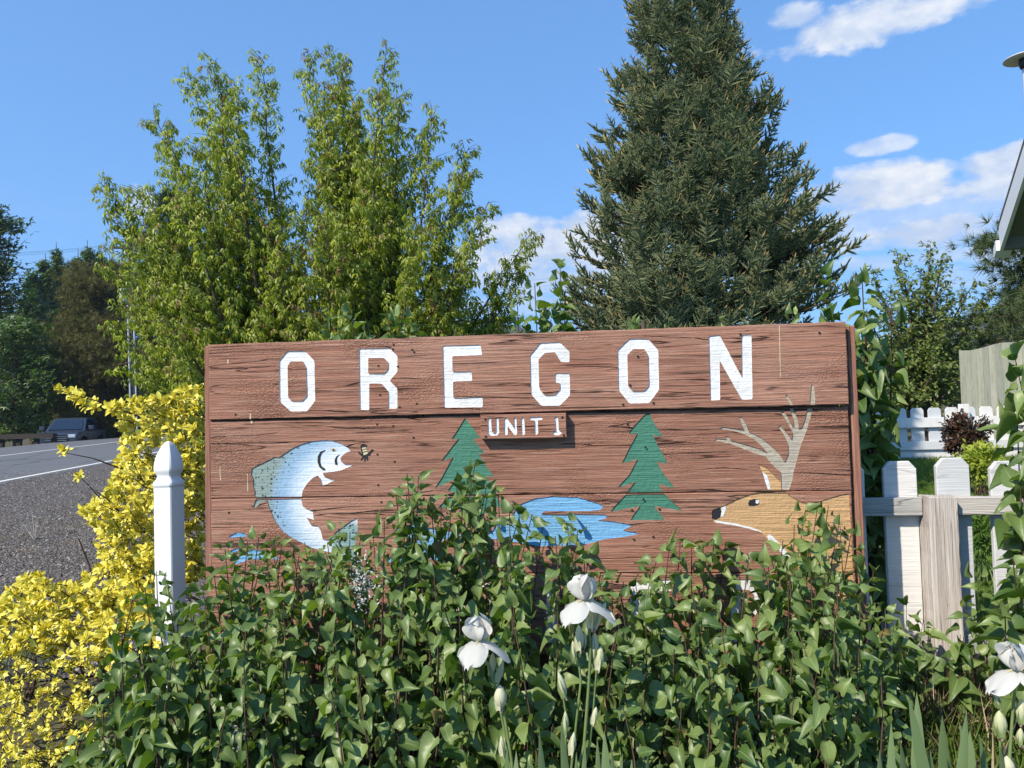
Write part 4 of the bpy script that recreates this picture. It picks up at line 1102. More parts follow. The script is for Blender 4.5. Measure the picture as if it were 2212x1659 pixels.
# the big lilac in front of the sign
contour = [(190, 1640), (222, 1520), (245, 1430), (268, 1340), (300, 1258), (345, 1225), (395, 1300), (440, 1240), (475, 1190), (520, 1170), (575, 1135), (620, 1165), (690, 1175), (740, 1125), (790, 1160), (845, 1095), (865, 1010),
           (905, 1005), (940, 1090), (990, 1050), (1025, 985), (1062, 1060), (1105, 1085), (1150, 1100), (1205, 1140), (1240, 1105), (1270, 1185), (1330, 1255), (1400, 1215), (1450, 1165), (1500, 1160), (1570, 1150),
           (1620, 1195), (1680, 1180), (1720, 1110), (1780, 1080), (1820, 1110), (1850, 1150), (1885, 1190), (1905, 1290), (1950, 1400), (1990, 1520), (2010, 1620)]
cxs = [c_[0] for c_ in contour]; cys = [c_[1] for c_ in contour]
stems = []
for i in range(270):
    x = rng.uniform(205, 1950) if i > 70 else 215 + i * 24.6
    top_ = np.interp(x, cxs, cys)
    if i <= 70: y = top_ + rng.uniform(0, 25)
    else: y = top_ + (1690 - top_) * rng.uniform(0.06, 1.0) ** 1.15
    f_ = (y - top_) / max(1, 1690 - top_)
    Yd = 2.45 - 0.44 * math.sin(math.pi * min(1, f_ * .80)) + rng.choice([rng.uniform(-.13, .0), rng.uniform(0, .28)]) + (0.12 if x < 700 else 0) - 0.0001 * max(0, x - 1200)
    if x < 330: Yd = min(Yd, 2.2)
    B = D(x, y, Yd); bx = x + rng.uniform(-90, 90) - (x - 1100) * 0.06
    A = D(bx, 1500, Yd + rng.uniform(-0.1, 0.25)); A.z = 0.1
    stems.append((A, B, (rng.uniform(-.06, .06), rng.uniform(-.14, .02), rng.uniform(-.02, .05)), rng.uniform(0.85, 1.12)))
lil = lilac_shrub('lilac_shrub', 'large green lilac bush in front of the brown sign, hiding its lower part', 'shrub', stems, (0.0, 2.2, 0.1), node=0.062, size=0.068)

# lilac shoots standing behind the sign
stems = []
for x, y, sz in [(712, 690, .8), (760, 672, .8), (795, 700, .7), (842, 690, .8), (868, 680, .8), (905, 705, .7), (690, 730, .6), (1118, 660, .8), (1155, 612, .9), (1210, 575, .9), (1222, 640, .8), (1140, 690, .9), (1190, 690, .9),
                  (1372, 690, .7), (1556, 678, .6), (1440, 700, .6), (1712, 675, .6), (1180, 655, .8), (740, 715, .8), (820, 715, .8), (880, 715, .8)]:
    B = D(x, y, 3.05 + rng.uniform(0, .15)); A = D(x + rng.uniform(-50, 50), 900, 3.15); A.z = 0.1
    stems.append((A, B, (rng.uniform(-.05, .05), 0, 0), sz))
r1 = lilac_shrub('lilac_shrub', 'lilac shoots just showing above the top edge of the brown sign', 'shrub', stems, (0.0, 3.2, 0.1), 60, start=0.78, node=0.085, size=0.098, droop=0.15, srad=0.005)
stems = []
for x, y, sz in [(1775, 588, 1.0), (1862, 598, 1.0), (1925, 655, .95), (1800, 680, 1.2), (1840, 720, 1.1), (1885, 760, 1.1), (1875, 850, 1.1), (1880, 930, 1.1), (1876, 1010, 1.0), (1868, 1080, .9), (1862, 790, 1.1),
                  (1870, 900, 1.1), (1885, 1060, .8), (1868, 700, 1.1)]:
    Yd = 2.98 + rng.uniform(-0.03, .12)
    B = D(x, y, Yd); A = D(1870 + rng.uniform(-15, 20), 1300, Yd); A.z = 0.14
    stems.append((A, B, (rng.uniform(0.0, .06), 0, 0), sz))
lilac_shrub('lilac_shrub', 'tall leggy lilac with big leaves growing against the right end of the sign', 'shrub', stems, (1.45, 3.05, 0.14), 120, start=0.45, node=0.08, size=0.100, droop=0.7, srad=0.007)
# lilac at the right margin
stems = []
for i in range(28):
    x = rng.uniform(2160, 2340); top_ = np.interp(x, [2100, 2125, 2160, 2200, 2330], [1010, 860, 790, 740, 690]); y = top_ + (1560 - top_) * rng.uniform(0, 1) ** 1.3
    Yd = 2.35 + rng.uniform(-.2, .2); B = D(x, y, Yd); A = D(2215 + rng.uniform(-70, 120), 1500, Yd + .1); A.z = 0.1
    stems.append((A, B, (rng.uniform(-.05, .05), rng.uniform(-.05, .05), 0), rng.uniform(.85, 1.15)))
lilac_shrub('lilac_shrub', 'lilac bush with pale broad leaves over the fence at the right margin', 'shrub', stems, (1.7, 2.4, 0.1), 160, start=0.4, node=0.08, size=0.100, droop=0.55, srad=0.005)
# low seedlings in the shade before the fence post
stems = []
for x, y in [(1958, 1285), (1930, 1350), (1995, 1335), (2005, 1350), (1905, 1370), (1950, 1400), (2035, 1395), (1985, 1420), (1910, 1440), (1960, 1450), (2010, 1440), (2050, 1440), (1925, 1490), (1980, 1500), (1885, 1420),
             (2090, 1300), (2110, 1240), (2075, 1370), (2130, 1330), (2105, 1400)]:
    Yd = 2.60 + rng.uniform(-.12, .12); B = D(x, y, Yd); A = D(x + rng.uniform(-25, 25), 1500, Yd); A.z = 0.1
    stems.append((A, B, (rng.uniform(-.04, .04), 0, 0), rng.uniform(.8, 1.1)))
lilac_shrub('lilac_seedling', 'low dark lilac seedlings in the shade before the worn fence post', 'shrub', stems, (1.4, 2.6, 0.1), 60, start=0.35, node=0.07, size=0.075, droop=0.4, srad=0.0025)

# faded blossom heads
for x, y, h_, w_, lb in [(782, 1262, 80, 30, 'faded white lilac blossom head below the trout tail'), (815, 1300, 40, 22, None), (520, 1590, 34, 30, 'faded white lilac blossom head low in the bush at the left')]:
    if lb is None: continue
    Yd = 2.12; c0 = np.array(D(x, y, Yd)); n = 260
    q = rng.normal(size=(n, 3)) * np.array([w_ / F_ * Yd * .45, .02, h_ / F_ * Yd * .4]) + c0
    mb = MB(); scatter(mb, SMALL, q, rng.normal(size=(n, 3)), rng.normal(size=(n, 3)), rng.uniform(.006, .013, n), rng.random(n))
    o = mb.build('lilac_blossom', [M['blossom']], None, kind='stuff'); tag(o, lb, 'blossom')

# ------------------------------------------------------------------ yellow-edged euonymus
poly = [(128, 835), (165, 838), (215, 880), (262, 880), (300, 862), (345, 858), (370, 850), (432, 838), (442, 1000), (442, 1250), (400, 1260), (352, 1330), (340, 1400), (260, 1420), (235, 1500), (205, 1659), (-60, 1720), (-60, 1330),
        (5, 1290), (40, 1262), (75, 1240), (110, 1275), (150, 1262), (195, 1240), (225, 1215), (200, 1140), (182, 1105), (240, 1050), (258, 1000), (268, 960), (258, 905), (200, 880), (165, 862)]
PP = np.array(poly, float)
eu = thing('euonymus_shrub', 'bright yellow-leaved euonymus bush behind the white post, left of the sign', 'shrub')
P, Y, Z, Sz = [], [], [], []
mbs = MB()
cnt = 0
xs = rng.uniform(-60, 445, 9000); yy = rng.uniform(832, 1720, 9000)
okp = inside(np.stack([xs, yy], 1), poly)
xs, yy = xs[okp][:2150], yy[okp][:2150]
extra = [(140, 975), (172, 1030), (205, 1105), (130, 842), (150, 850), (170, 862), (185, 875), (205, 882), (245, 885), (290, 868), (310, 868), (375, 862), (405, 845), (430, 840), (100, 1262), (88, 1245), (60, 1250), (20, 1300), (262, 880), (340, 862)]
for i, (x, y) in enumerate(list(zip(xs, yy)) + extra * 2):
    edge = i >= len(xs)
    if not edge and y > 1330 and rng.random() < (.42 if y < 1420 else .62): continue
    # thickness: shallow near the outline, deeper inside
    layer = 0 if edge else rng.uniform(0, 1)
    low = max(0, (y - 1240) / 420)
    Yd = 3.05 - 0.80 * low + layer * (0.45 - .2 * min(1, low)) + (0.12 if x < 150 and y < 1000 else 0)
    if x > 330 and y < 1350: Yd = max(Yd, 3.12)
    if 1180 < y < 1420 and x > 250: Yd = max(Yd, 2.75)
    p = np.array(D(x, y, Yd))
    out_ = nrm(np.array([rng.normal(-0.25, .45), -0.75 + rng.normal(0, .3), 0.55 + rng.normal(0, .4)]))
    s1 = np.cross(out_, [0, 0, 1.0]); s1 /= np.linalg.norm(s1) + 1e-9; s2 = np.cross(out_, s1)
    nl = rng.integers(5, 9); a0 = rng.uniform(0, 6)
    base_s = rng.uniform(0.024, 0.042) * (0.62 if y > 1420 else 1)
    for q in range(nl):
        a = a0 + q * 2.4; sp_ = 0.95 - 0.55 * q / nl
        r_ = math.cos(a) * s1 + math.sin(a) * s2
        yd = r_ * sp_ + out_ * (0.35 + 0.7 * q / nl) + rng.normal(0, .12, 3); yd /= np.linalg.norm(yd)
        zn = out_ * 1.0 - r_ * 0.5 + SUNV * 0.3; zn = zn - np.dot(zn, yd) * yd
        P.append(p + out_ * 0.010 * (q / nl) - out_ * 0.012 * (1 - q / nl)); Y.append(yd); Z.append(zn); Sz.append(base_s * rng.uniform(.75, 1.1))
    if i % 3 == 0:
        tgt = p - out_ * rng.uniform(.05, .09) + np.array([0.02, 0.03, -0.03])
        tube(mbs, [p, (p + tgt) / 2 + rng.normal(0, .008, 3), tgt], [.0012, .0018, .0025], 4)
for a, b_ in [((140, 978), (260, 1012)), ((206, 1060), (262, 1110)), ((130, 845), (300, 900)), ((90, 1250), (200, 1330)), ((20, 1330), (120, 1420)), ((0, 1500), (140, 1420)), ((10, 1620), (90, 1560))]:
    A = np.array(D(*a, 3.0)); B = np.array(D(*b_, 3.2)); tube(mbs, [A, (A + B) / 2 + [0, 0, .01], B], [.0015, .0025, .004], 5)
for i in range(26):
    x = rng.uniform(20, 430); A = np.array(D(x, 1480, 3.3)); A[2] = 0.05; B = np.array(D(x + rng.uniform(-60, 40), rng.uniform(950, 1500) if x > 200 else rng.uniform(1330, 1500), 3.35)); tube(mbs, curve_pts(A, B, rng.normal(0, .05, 3), 6), np.linspace(.008, .003, 6), 5)
mbs.build('stems', M['twig'], eu)
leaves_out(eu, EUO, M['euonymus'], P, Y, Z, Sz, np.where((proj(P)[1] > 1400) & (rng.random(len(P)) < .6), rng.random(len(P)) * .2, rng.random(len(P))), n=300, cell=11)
rebase(eu, (-1.9, 3.1, 0.02))

# ------------------------------------------------------------------ broadleaf trees made of leaders, twigs and hanging leaves
def leader_tree(name, label, cat, base, leaders, tmpls, mat, leaf, twig_step, twig_len, leaf_step, trunk_r, lean_up=0.6, tipmat=None, droop=0.5, start=0.22, group=None, trunk_mat='bark', per=2, clus=0.0):
    root = thing(name, label, cat, group=group); mb = MB(); P, Y, Z, Sz, tip = [], [], [], [], []
    base = np.array(base, float)
    for (B, w, *ab) in leaders:
        B = np.array(B, float); A = (np.array([ab[0][0], ab[0][1], base[2]]) if ab else base) + np.array([rng.normal(0, trunk_r * 2), rng.normal(0, trunk_r * 2), 0])
        up = np.array([(B[0] - A[0]) * -0.03, 0, 0.03 * np.linalg.norm(B - A)]) if ab else np.array([(A[0] - B[0]) * 0.22, (A[1] - B[1]) * 0.22, 0.10 * np.linalg.norm(B - A)])
        c = curve_pts(A, B, up, 12); c[1:-1] += rng.normal(0, .02 * np.linalg.norm(B - A) / 4, (10, 3))
        L = np.sum(np.linalg.norm(np.diff(c, axis=0), axis=1)); n = max(6, int(L * (1 - start) / twig_step))
        tube(mb, c, np.linspace(trunk_r, trunk_r * .08, 12), 6)
        for i in range(n):
            t = start + (1 - start) * (i + rng.random()) / n; q = t * 11; k_ = min(int(q), 10); p = c[k_] + (c[k_ + 1] - c[k_]) * (q - k_); tn = nrm(c[k_ + 1] - c[k_])
            d = rng.normal(size=3); d -= np.dot(d, tn) * tn; d = nrm(d); d = nrm(d + tn * lean_up * rng.uniform(.6, 1.3))
            tl = twig_len * w * (0.42 + 0.8 * (1 - t) ** 0.75) * rng.uniform(.6, 1.2)
            m_ = max(2, int(tl / leaf_step)); tw = p + d * tl; mid = p + d * tl * .5 + np.array([0, 0, tl * 0.05])
            tube(mb, [p, mid, tw], [trunk_r * .12, trunk_r * .08, trunk_r * .03], 3, cap=False)
            for j in range(m_):
                u = (j + .6) / m_; pp_ = p + d * tl * u
                for g_ in range(per):
                    o = rng.normal(size=3); o = nrm(o - np.dot(o, d) * d); yd = nrm(o * .7 + d * .5 + np.array([0, 0, -droop]) + rng.normal(0, .15, 3))
                    zn = np.array([0, 0, .7]) + SUNV * .6 + rng.normal(0, .4, 3); zn -= np.dot(zn, yd) * yd
                    P.append(pp_ + rng.normal(0, clus, 3) if clus else pp_); Y.append(yd); Z.append(zn); Sz.append(leaf * rng.uniform(.7, 1.15)); tip.append((t > .95 or u > .93) and rng.random() < .14)
    mb.build('trunk', M[trunk_mat], root)
    P, Y, Z, Sz, tip = map(np.array, (P, Y, Z, Sz, tip)); mats = [M[mat]] + ([M[tipmat]] if tipmat else [])
    mb = MB(); tone = rng.random(len(P)); which = rng.integers(0, len(tmpls), len(P))
    for k_, t_ in enumerate(tmpls):
        for mi in range(len(mats)):
            s_ = (which == k_) & ((tip == bool(mi)) if tipmat else True)
            if np.any(s_): scatter(mb, t_, P[s_], Y[s_], Z[s_], Sz[s_], tone[s_], mi)
    mb.build('crown', mats, root)
    rebase(root, tuple(base)); return root


tips = [(605, 420), (600, 480), (655, 440), (630, 520), (650, 600), (610, 600), (680, 640), (640, 700), (590, 730), (740, 620), (820, 660), (900, 700), (980, 720), (450, 520), (380, 600), (213, 382), (245, 440), (300, 400), (332, 238), (355, 270), (408, 150), (455, 122), (505, 170), (560, 112), (470, 205), (662, 112), (712, 98), (735, 130), (755, 240), (700, 170), (835, 92), (820, 180), (760, 200), (862, 198), (932, 222), (905, 290),
        (1012, 308), (985, 370), (1055, 428), (1030, 500), (1148, 492), (1125, 560), (1115, 620), (1075, 670), (230, 560), (262, 640), (238, 700), (270, 770), (330, 770), (420, 300), (380, 420), (520, 330), 
        (700, 330), (480, 480), (560, 520), (400, 560), (340, 500), (300, 620), (360, 680), (470, 640), (560, 690), (640, 600), (730, 450), (800, 400), (860, 420), (900, 480), (950, 560), (880, 620), (800, 560), (960, 660), (1000, 600),
        (700, 560), (760, 690), (420, 780), (500, 760), (600, 780), (350, 850), (410, 840), (310, 480), (450, 400), (540, 420), (575, 480), (700, 470), (740, 330), (770, 280), (850, 330), (690, 230), (250, 510)]
bb = D(700, 1000, 8.3); bb.z = float(H(bb.x, 8.3))
lead = []
for x, y in tips:
    edge = y < 330 or x < 300 or x > 1000
    lead.append((D(x, y + 8, 8.3 + rng.uniform(-.5, .5) if edge else 7.6 + rng.uniform(-.2, 1.6)), 1.0 if not edge else 0.8, D(640 + rng.uniform(-50, 50) if x < 640 else 815 + rng.uniform(-50, 50), 1000, 8.3 + rng.uniform(-.3, .3))))
leader_tree('box_elder', 'bushy many-stemmed light green box elder rising behind the left half of the sign', 'tree', bb, lead, COMPOUND, 'boxelder', 0.115, 0.042, 0.50, 0.047, 0.035, 0.85, 'boxtip', 0.9, start=0.28)

# fruit tree behind the far fence
tips = [(1938, 545), (1885, 590), (1960, 600), (2010, 530), (2035, 560), (2005, 620), (1905, 640), (2060, 640), (2105, 610), (2145, 620), (2120, 680), (1870, 680), (1985, 680), (2050, 700), (2090, 730), (1900, 740), (1960, 760), (2030, 770),
        (2070, 800), (1890, 810), (1950, 830), (2010, 840), (2110, 790), (1860, 760), (2130, 740), (1920, 700), (1990, 590), (2040, 640)]
fb = D(1985, 900, 14.5); fb.z = 0.58
leader_tree('fruit_tree', 'small light green fruit tree behind the far white fence', 'tree', fb, [(D(x, y, 14.5 + rng.uniform(-.9, .9)), 0.9) for x, y in tips], [SMALL, EUO[0]], 'fruit', 0.095, 0.065, 0.60, 0.045, 0.05, 0.8, None, 0.2, start=0.25, per=2, clus=.02)

# ------------------------------------------------------------------ the big spruce
sc_ = D(1508, 900, 7.7); sbase = np.array([sc_.x, 7.7, float(H(sc_.x, 7.7))])
spr = thing('spruce_tree', 'dense dark blue-green spruce towering behind the right half of the sign', 'tree')
prof_y = [-420, -250, -100, 0, 150, 300, 450, 600, 720, 900]
prof_l = [5, 50, 92, 118, 148, 190, 236, 276, 296, 290]
prof_r = [5, 46, 80, 98, 112, 180, 256, 292, 308, 300]
pz = [D(1508, y, 7.7).z for y in prof_y][::-1]; pl_ = [v_ / F_ * 7.7 for v_ in prof_l][::-1]; pr_ = [v_ / F_ * 7.7 for v_ in prof_r][::-1]
ztop_ = pz[-1]
mbt = MB(); P, Y, Z, Sz, bud = [], [], [], [], []
tube(mbt, [sbase, (sbase[0] + .02, 7.7, 3.5), (sbase[0], 7.7, ztop_)], [.13, .08, .01], 8)


def needle_twig(n, seed):
    """one short bottle-brush twig, length 1 along +Y"""
    r = np.random.default_rng(seed); V, F = [], []
    for i in range(n):
        t = (i + r.random()) / n; a = i * 2.399; L = (0.26 - .08 * t) * r.uniform(.85, 1.15); d = np.array([math.cos(a), .62, math.sin(a)]); d /= np.linalg.norm(d)
        b0 = np.array([0, t * .95, 0]); q = np.cross(d, [0, 1, 0]); q /= np.linalg.norm(q); q *= .026; k_ = len(V); V += [b0 - q, b0 + q, b0 + d * L]; F.append((k_, k_ + 1, k_ + 2))
    for ax in (0, 2):
        k_ = len(V); e = np.zeros(3); e[ax] = .085; V += [-e, e, np.array([0, 1.08, 0]) , np.array([0, .6, 0]) + e, np.array([0, .6, 0]) - e]; F += [(k_, k_ + 1, k_ + 3), (k_, k_ + 3, k_ + 4), (k_ + 4, k_ + 3, k_ + 2)]
    V = np.array(V); return V, np.array(F, np.int32), np.full((len(V), 2), .5)


def spray_t(seed):
    """a rising leader with side twigs in pairs, like the end of a young spruce branch"""
    r = np.random.default_rng(seed); tw = needle_twig(20, seed); parts = []; lead_ = []
    for i in range(3): parts.append(place_t(tw, (0, i * .30, 0), (r.normal(0, .03), 1, r.normal(0, .03)), (0, 0, 1), .36))
    lead_.append(place_t(leaf_template([(0, .09), (.7, .07), (1, 0)], 0, 0, 1), (0, .86, 0), (0, 1, 0), (0, 0, 1), .27)); lead_.append(place_t(leaf_template([(0, .09), (.7, .07), (1, 0)], 0, 0, 1), (0, .86, 0), (0, 1, 0), (1, 0, 0), .27))
    for i, y in enumerate((.06, .20, .36, .52, .68, .84)):
        for sg in (1, -1):
            if r.random() < .1: continue
            L = (.44, .50, .46, .38, .30, .24)[i] * r.uniform(.8, 1.15); d = (sg * .85, .62 + r.normal(0, .12), r.normal(.1, .30)); parts.append(place_t(tw, (0, y + r.normal(0, .02), 0), d, (0, 0, 1), L))
            if i < 3 and r.random() < .7: dd = np.array(d); dd /= np.linalg.norm(dd); parts.append(place_t(tw, np.array([0, y, 0]) + dd * L * .45, dd * .6 + np.array([0, .7, r.normal(0, .3)]), (0, 0, 1), L * .55))
        if i in (1, 3): parts.append(place_t(tw, (0, y, 0), (r.normal(0, .3), .6, .8), (0, 0, 1), .30))
    return merge_t(parts), merge_t(lead_)


SPR = [spray_t(q) for q in (1, 2, 3)]
SP, SY, SZ, SS = [], [], [], []
nb_ = 440
for i in range(nb_):
    z0 = 0.70 + (ztop_ - 0.95) * ((i + rng.random()) / nb_) ** 1.12; a = rng.uniform(0, 2 * np.pi)
    if math.sin(a) > 0.45 and rng.random() < 0.6: a = -a
    lr = (np.interp(z0 + .2, pz, pr_) if math.cos(a) > 0 else np.interp(z0 + .2, pz, pl_)); rr = 0.5 * (np.interp(z0, pz, pr_) + np.interp(z0, pz, pl_))
    R = (rr + (lr - rr) * abs(math.cos(a))) * rng.uniform(.80, 1.10) - .08
    if R < .06: continue
    o = np.array([math.cos(a), math.sin(a), 0]); rise = np.interp(z0, [0.8, 3, ztop_], [0.02, 0.22, 0.6])
    p0_ = np.array([sbase[0], 7.7, z0]); p1_ = p0_ + o * R + np.array([0, 0, R * rise]); c = curve_pts(p0_, p1_, (0, 0, -R * .12), 8); tube(mbt, c, np.linspace(.016, .004, 8), 4, cap=False)
    side = np.cross(o, [0, 0, 1.0]); n_ = max(2, int(R / .15))
    for j in range(n_ + 1):
        u = 1.0 if j == n_ else .35 + .62 * (j + rng.random()) / n_; q = u * 7; k_ = min(int(q), 6); p = c[k_] + (c[k_ + 1] - c[k_]) * (q - k_)
        for sg in ((0,) if j == n_ else (1, -1)):
            off = sg * side * (.10 + .30 * (1 - u)) * min(1, R); d = nrm(o * rng.uniform(.35, .9) + side * sg * rng.uniform(.2, .7) + np.array([0, 0, rng.uniform(.35, 1.05)]) + rng.normal(0, .12, 3))
            SP.append(p + off); SY.append(d); SZ.append(nrm(o * -.6 + np.array([0, 0, 1]) + rng.normal(0, .25, 3))); SS.append(rng.uniform(.17, .30) * (1.0 if z0 < 4.5 else .85))
mbt.build('trunk', M['bark'], spr)
SP, SY, SZ, SS = map(np.array, (SP, SY, SZ, SS)); mb = MB(); wh = rng.integers(0, 3, len(SP)); tone = rng.random(len(SP))
for k_ in range(3):
    s_ = wh == k_; scatter(mb, SPR[k_][0], SP[s_], SY[s_], SZ[s_], SS[s_], tone[s_]); scatter(mb, SPR[k_][1], SP[s_], SY[s_], SZ[s_], SS[s_], tone[s_], 1)
print('spruce sprays', len(SP), 'tris', len(SP) * len(SPR[0][0][1]))
mb.build('crown', [M['spruce'], M['spruce_tip']], spr)
rebase(spr, tuple(sbase))


# ------------------------------------------------------------------ far trees
def mass_tree(name, label, x, ytop, Y0, halfw, mat, n, leaf, tmpls, kind='round', zb=None, group=None, ybase=950, trunk='bark', gap=.5):
    """trunk, limbs and a crown of small leaf clumps gathered round the limbs"""
    root = thing(name, label, 'tree', group=group); b_ = D(x, ybase, Y0); b_.z = float(H(b_.x, Y0)) if zb is None else zb
    base = np.array(b_); ht = D(x, ytop, Y0).z - base[2]; R = halfw / F_ * Y0; mb = MB(); mt = MB()
    tube(mt, [base, base + [rng.normal(0, .02) * ht, 0, ht * .5], base + [0, 0, ht * .96]], [ht * .018 + .03, ht * .012 + .015, .02], 7)
    P, Yd, Zn = [], [], []; nl = int(26 + ht * 3.5)
    for i in range(nl):
        t = (i + rng.random()) / nl; a = rng.uniform(0, 2 * np.pi)
        if kind == 'cone': r_ = R * (1 - t) ** .85 * rng.uniform(.7, 1.1); z = ht * (.08 + .9 * t); rise = -.05
        elif kind == 'pine': r_ = R * math.sqrt(max(.02, 1 - (2 * max(0, t - .28) / 1.5) ** 2)) * rng.uniform(.6, 1.08) * min(1, .5 + t * 2); z = ht * (.06 + .9 * t); rise = .25
        elif kind == 'column': r_ = R * (math.sin(math.pi * min(1, .12 + t * .86)) ** .55) * rng.uniform(.6, 1.05); z = ht * (.05 + .85 * t); rise = 1.6
        else: r_ = R * math.sqrt(max(.03, 1 - (2 * t - 1) ** 2)) * rng.uniform(.6, 1.1); z = ht * (.12 + .76 * t); rise = .45
        o = np.array([math.cos(a), math.sin(a), 0]); A = base + [0, 0, max(.3, z - r_ * rise * .4)]; B = base + o * r_ + np.array([0, 0, min(z + r_ * rise * .6, ht * 1.0)])
        c = curve_pts(A, B, (0, 0, 0), 5); tube(mt, c, np.linspace(ht * .006 + .01, .01, 5), 4, cap=False)
        m_ = max(4, int(n / nl)); u = rng.beta(2.2, 1.1, m_); sp = R * (.17 if kind != 'column' else .22) * (0.4 + .6 * r_ / R)
        pc = A + (B - A) * u[:, None] + rng.normal(0, 1, (m_, 3)) * sp * np.array([1, 1, .62 if kind != 'column' else 1.6])
        P.append(pc); Yd.append(nrm(o * .6 + rng.normal(0, .6, (m_, 3)) + [0, 0, .1 if kind in ('cone', 'pine', 'column') else -.2])); Zn.append(rng.normal(0, .5, (m_, 3)) + [0, 0, .6] + SUNV * .6)
    mt.build('trunk', M[trunk], root)
    P, Yd, Zn = map(np.vstack, (P, Yd, Zn)); wh = rng.integers(0, len(tmpls), len(P)); tone = rng.random(len(P))
    for k_, t_ in enumerate(tmpls):
        s_ = wh == k_; scatter(mb, t_, P[s_], Yd[s_], Zn[s_], leaf * rng.uniform(.6, 1.2, s_.sum()), tone[s_])
    mb.build('crown', M[mat], root); rebase(root, tuple(base)); return root


CL = [merge_t([place_t(SMALL, (0, 0, 0), (0, 1, 0), (0, 0, 1), .7), place_t(SMALL, (0, .1, 0), (.9, .4, .2), (0, .3, 1), .7), place_t(SMALL, (0, .1, .1), (-.8, .5, -.2), (.3, 0, 1), .7)])]
CL[0] = (CL[0][0] * np.array([1.2, 1, 1]), CL[0][1], CL[0][2])
mass_tree('dark_tree', 'tall dark tree cut by the left edge, highest of the roadside trees', -12, 440, 52, 112, 'cottonwood', 9000, .40, CL, 'pine')
mass_tree('broadleaf_tree', 'dark leafy tree low at the left edge, above the guard rail', 35, 660, 43, 95, 'poplar', 6500, .30, CL, 'round')
gp = 'columnar poplars beyond the road'
for i, (x, yt, hw_, lb) in enumerate([(70, 560, 22, 'short poplar just right of the tall dark tree'), (96, 530, 19, 'twin-tipped poplar, second in the row from the left edge'), (120, 505, 18, 'tallest sharp poplar left of the brownish pine'), (146, 545, 24, 'broad pale poplar in the middle of the row'),
                                      (168, 520, 18, 'narrow poplar rising behind the brownish pine top'), (188, 500, 17, 'thin sharp-topped poplar near the utility pole'), (212, 512, 19, 'last poplar before the box elder leaves'), (236, 530, 20, 'poplar half lost among the box elder twigs')]):
    mass_tree('poplar_tree', lb, x, yt, 70 + i, hw_ * 1.5, 'poplar', 3600, .46, CL, 'column', group=gp)
mass_tree('pine_tree', 'wide brownish olive pine behind the parked pickup', 222, 568, 47, 128, 'pine', 8000, .42, TUFT, 'pine')
mass_tree('pine_tree', 'tall dark pine partly hidden by the left side of the box elder', 372, 398, 46, 95, 'dark_conifer', 8000, .42, TUFT, 'pine')
mass_tree('broadleaf_tree', 'dark roadside tree behind the truck bonnet', 95, 700, 50, 70, 'cottonwood', 4200, .34, CL, 'round')
mass_tree('broadleaf_tree', 'dark tree filling in beneath the box elder at its left foot', 340, 760, 55, 120, 'cottonwood', 5000, .42, CL, 'round')
mass_tree('pine_tree', 'long-needled pine reaching out past the house eave', 2395, 330, 15, 235, 'pine_green', 6500, .28, TUFT, 'pine', zb=.6, ybase=900)
mass_tree('scorched_tree', 'brown scorched tree far off, left of the green board fence top', 2148, 672, 90, 34, 'dead_tree', 1800, .55, CL, 'round', zb=.8, ybase=800)
for x, yt, Y0, hw_, lb in [(2105, 705, 70, 40, 'dark conifer far off beyond the fruit tree'), (2060, 730, 60, 40, 'low green tree far off behind the fruit tree')]:
    mass_tree('far_tree', lb, x, yt, Y0, hw_, 'dark_conifer', 1500, .5, CL, 'round', zb=.8, ybase=800)
mass_tree('box_elder', 'low box elder sapling peeking over the sign, left of the spruce', 1010, 690, 9.0, 70, 'boxelder', 900, .10, COMPOUND, 'round', ybase=1000)
mass_tree('lime_shrub', 'small yellow-green sapling tip above the sign before the spruce', 1400, 675, 6.2, 38, 'spirea', 500, .065, COMPOUND, 'round', ybase=1000)
mass_tree('broadleaf_tree', 'shadowy thicket tree between fruit tree and lilac', 1880, 720, 19, 90, 'cottonwood', 3500, .17, CL, 'round', zb=.6, ybase=900)


def shrub(name, label, cx_, cy_, Y0, rx, ry, rz, mat, n, leaf, tmpls, stemmat='twig', cat='shrub', up=0.3, parts=0):
    root = thing(name, label, cat); c0 = np.array(D(cx_, cy_, Y0)); g = float(H(c0[0], c0[1])); cl_ = rng.normal(size=(26, 3)); cl_ = nrm(cl_) * rng.uniform(.25, .85, (26, 1)); q = cl_[rng.integers(0, 26, n)] + rng.normal(0, .17, (n, 3))
    P = c0 + q * np.array([rx / F_ * Y0, rz, ry / F_ * Y0]); P = P[P[:, 2] > g + .01]
    Yd = nrm(nrm(P - c0) * .7 + rng.normal(0, .45, P.shape) + [0, 0, up]); Zn = rng.normal(0, .4, P.shape) + [0, 0, .5] + SUNV * .7
    mt = MB(); b_ = np.array([c0[0], c0[1], g])
    for i in range(18):
        e = P[rng.integers(0, len(P))]; tube(mt, curve_pts(b_ + [rng.normal(0, .04), rng.normal(0, .04), 0], e, (0, 0, .02), 5), np.linspace(.006, .0015, 5), 4, cap=False)
    mt.build('stems', M[stemmat], root); leaves_out(root, tmpls, M[mat], P, Yd, Zn, leaf * rng.uniform(.65, 1.2, len(P)), rng.random(len(P)), n=parts)
    rebase(root, tuple(b_)); return root


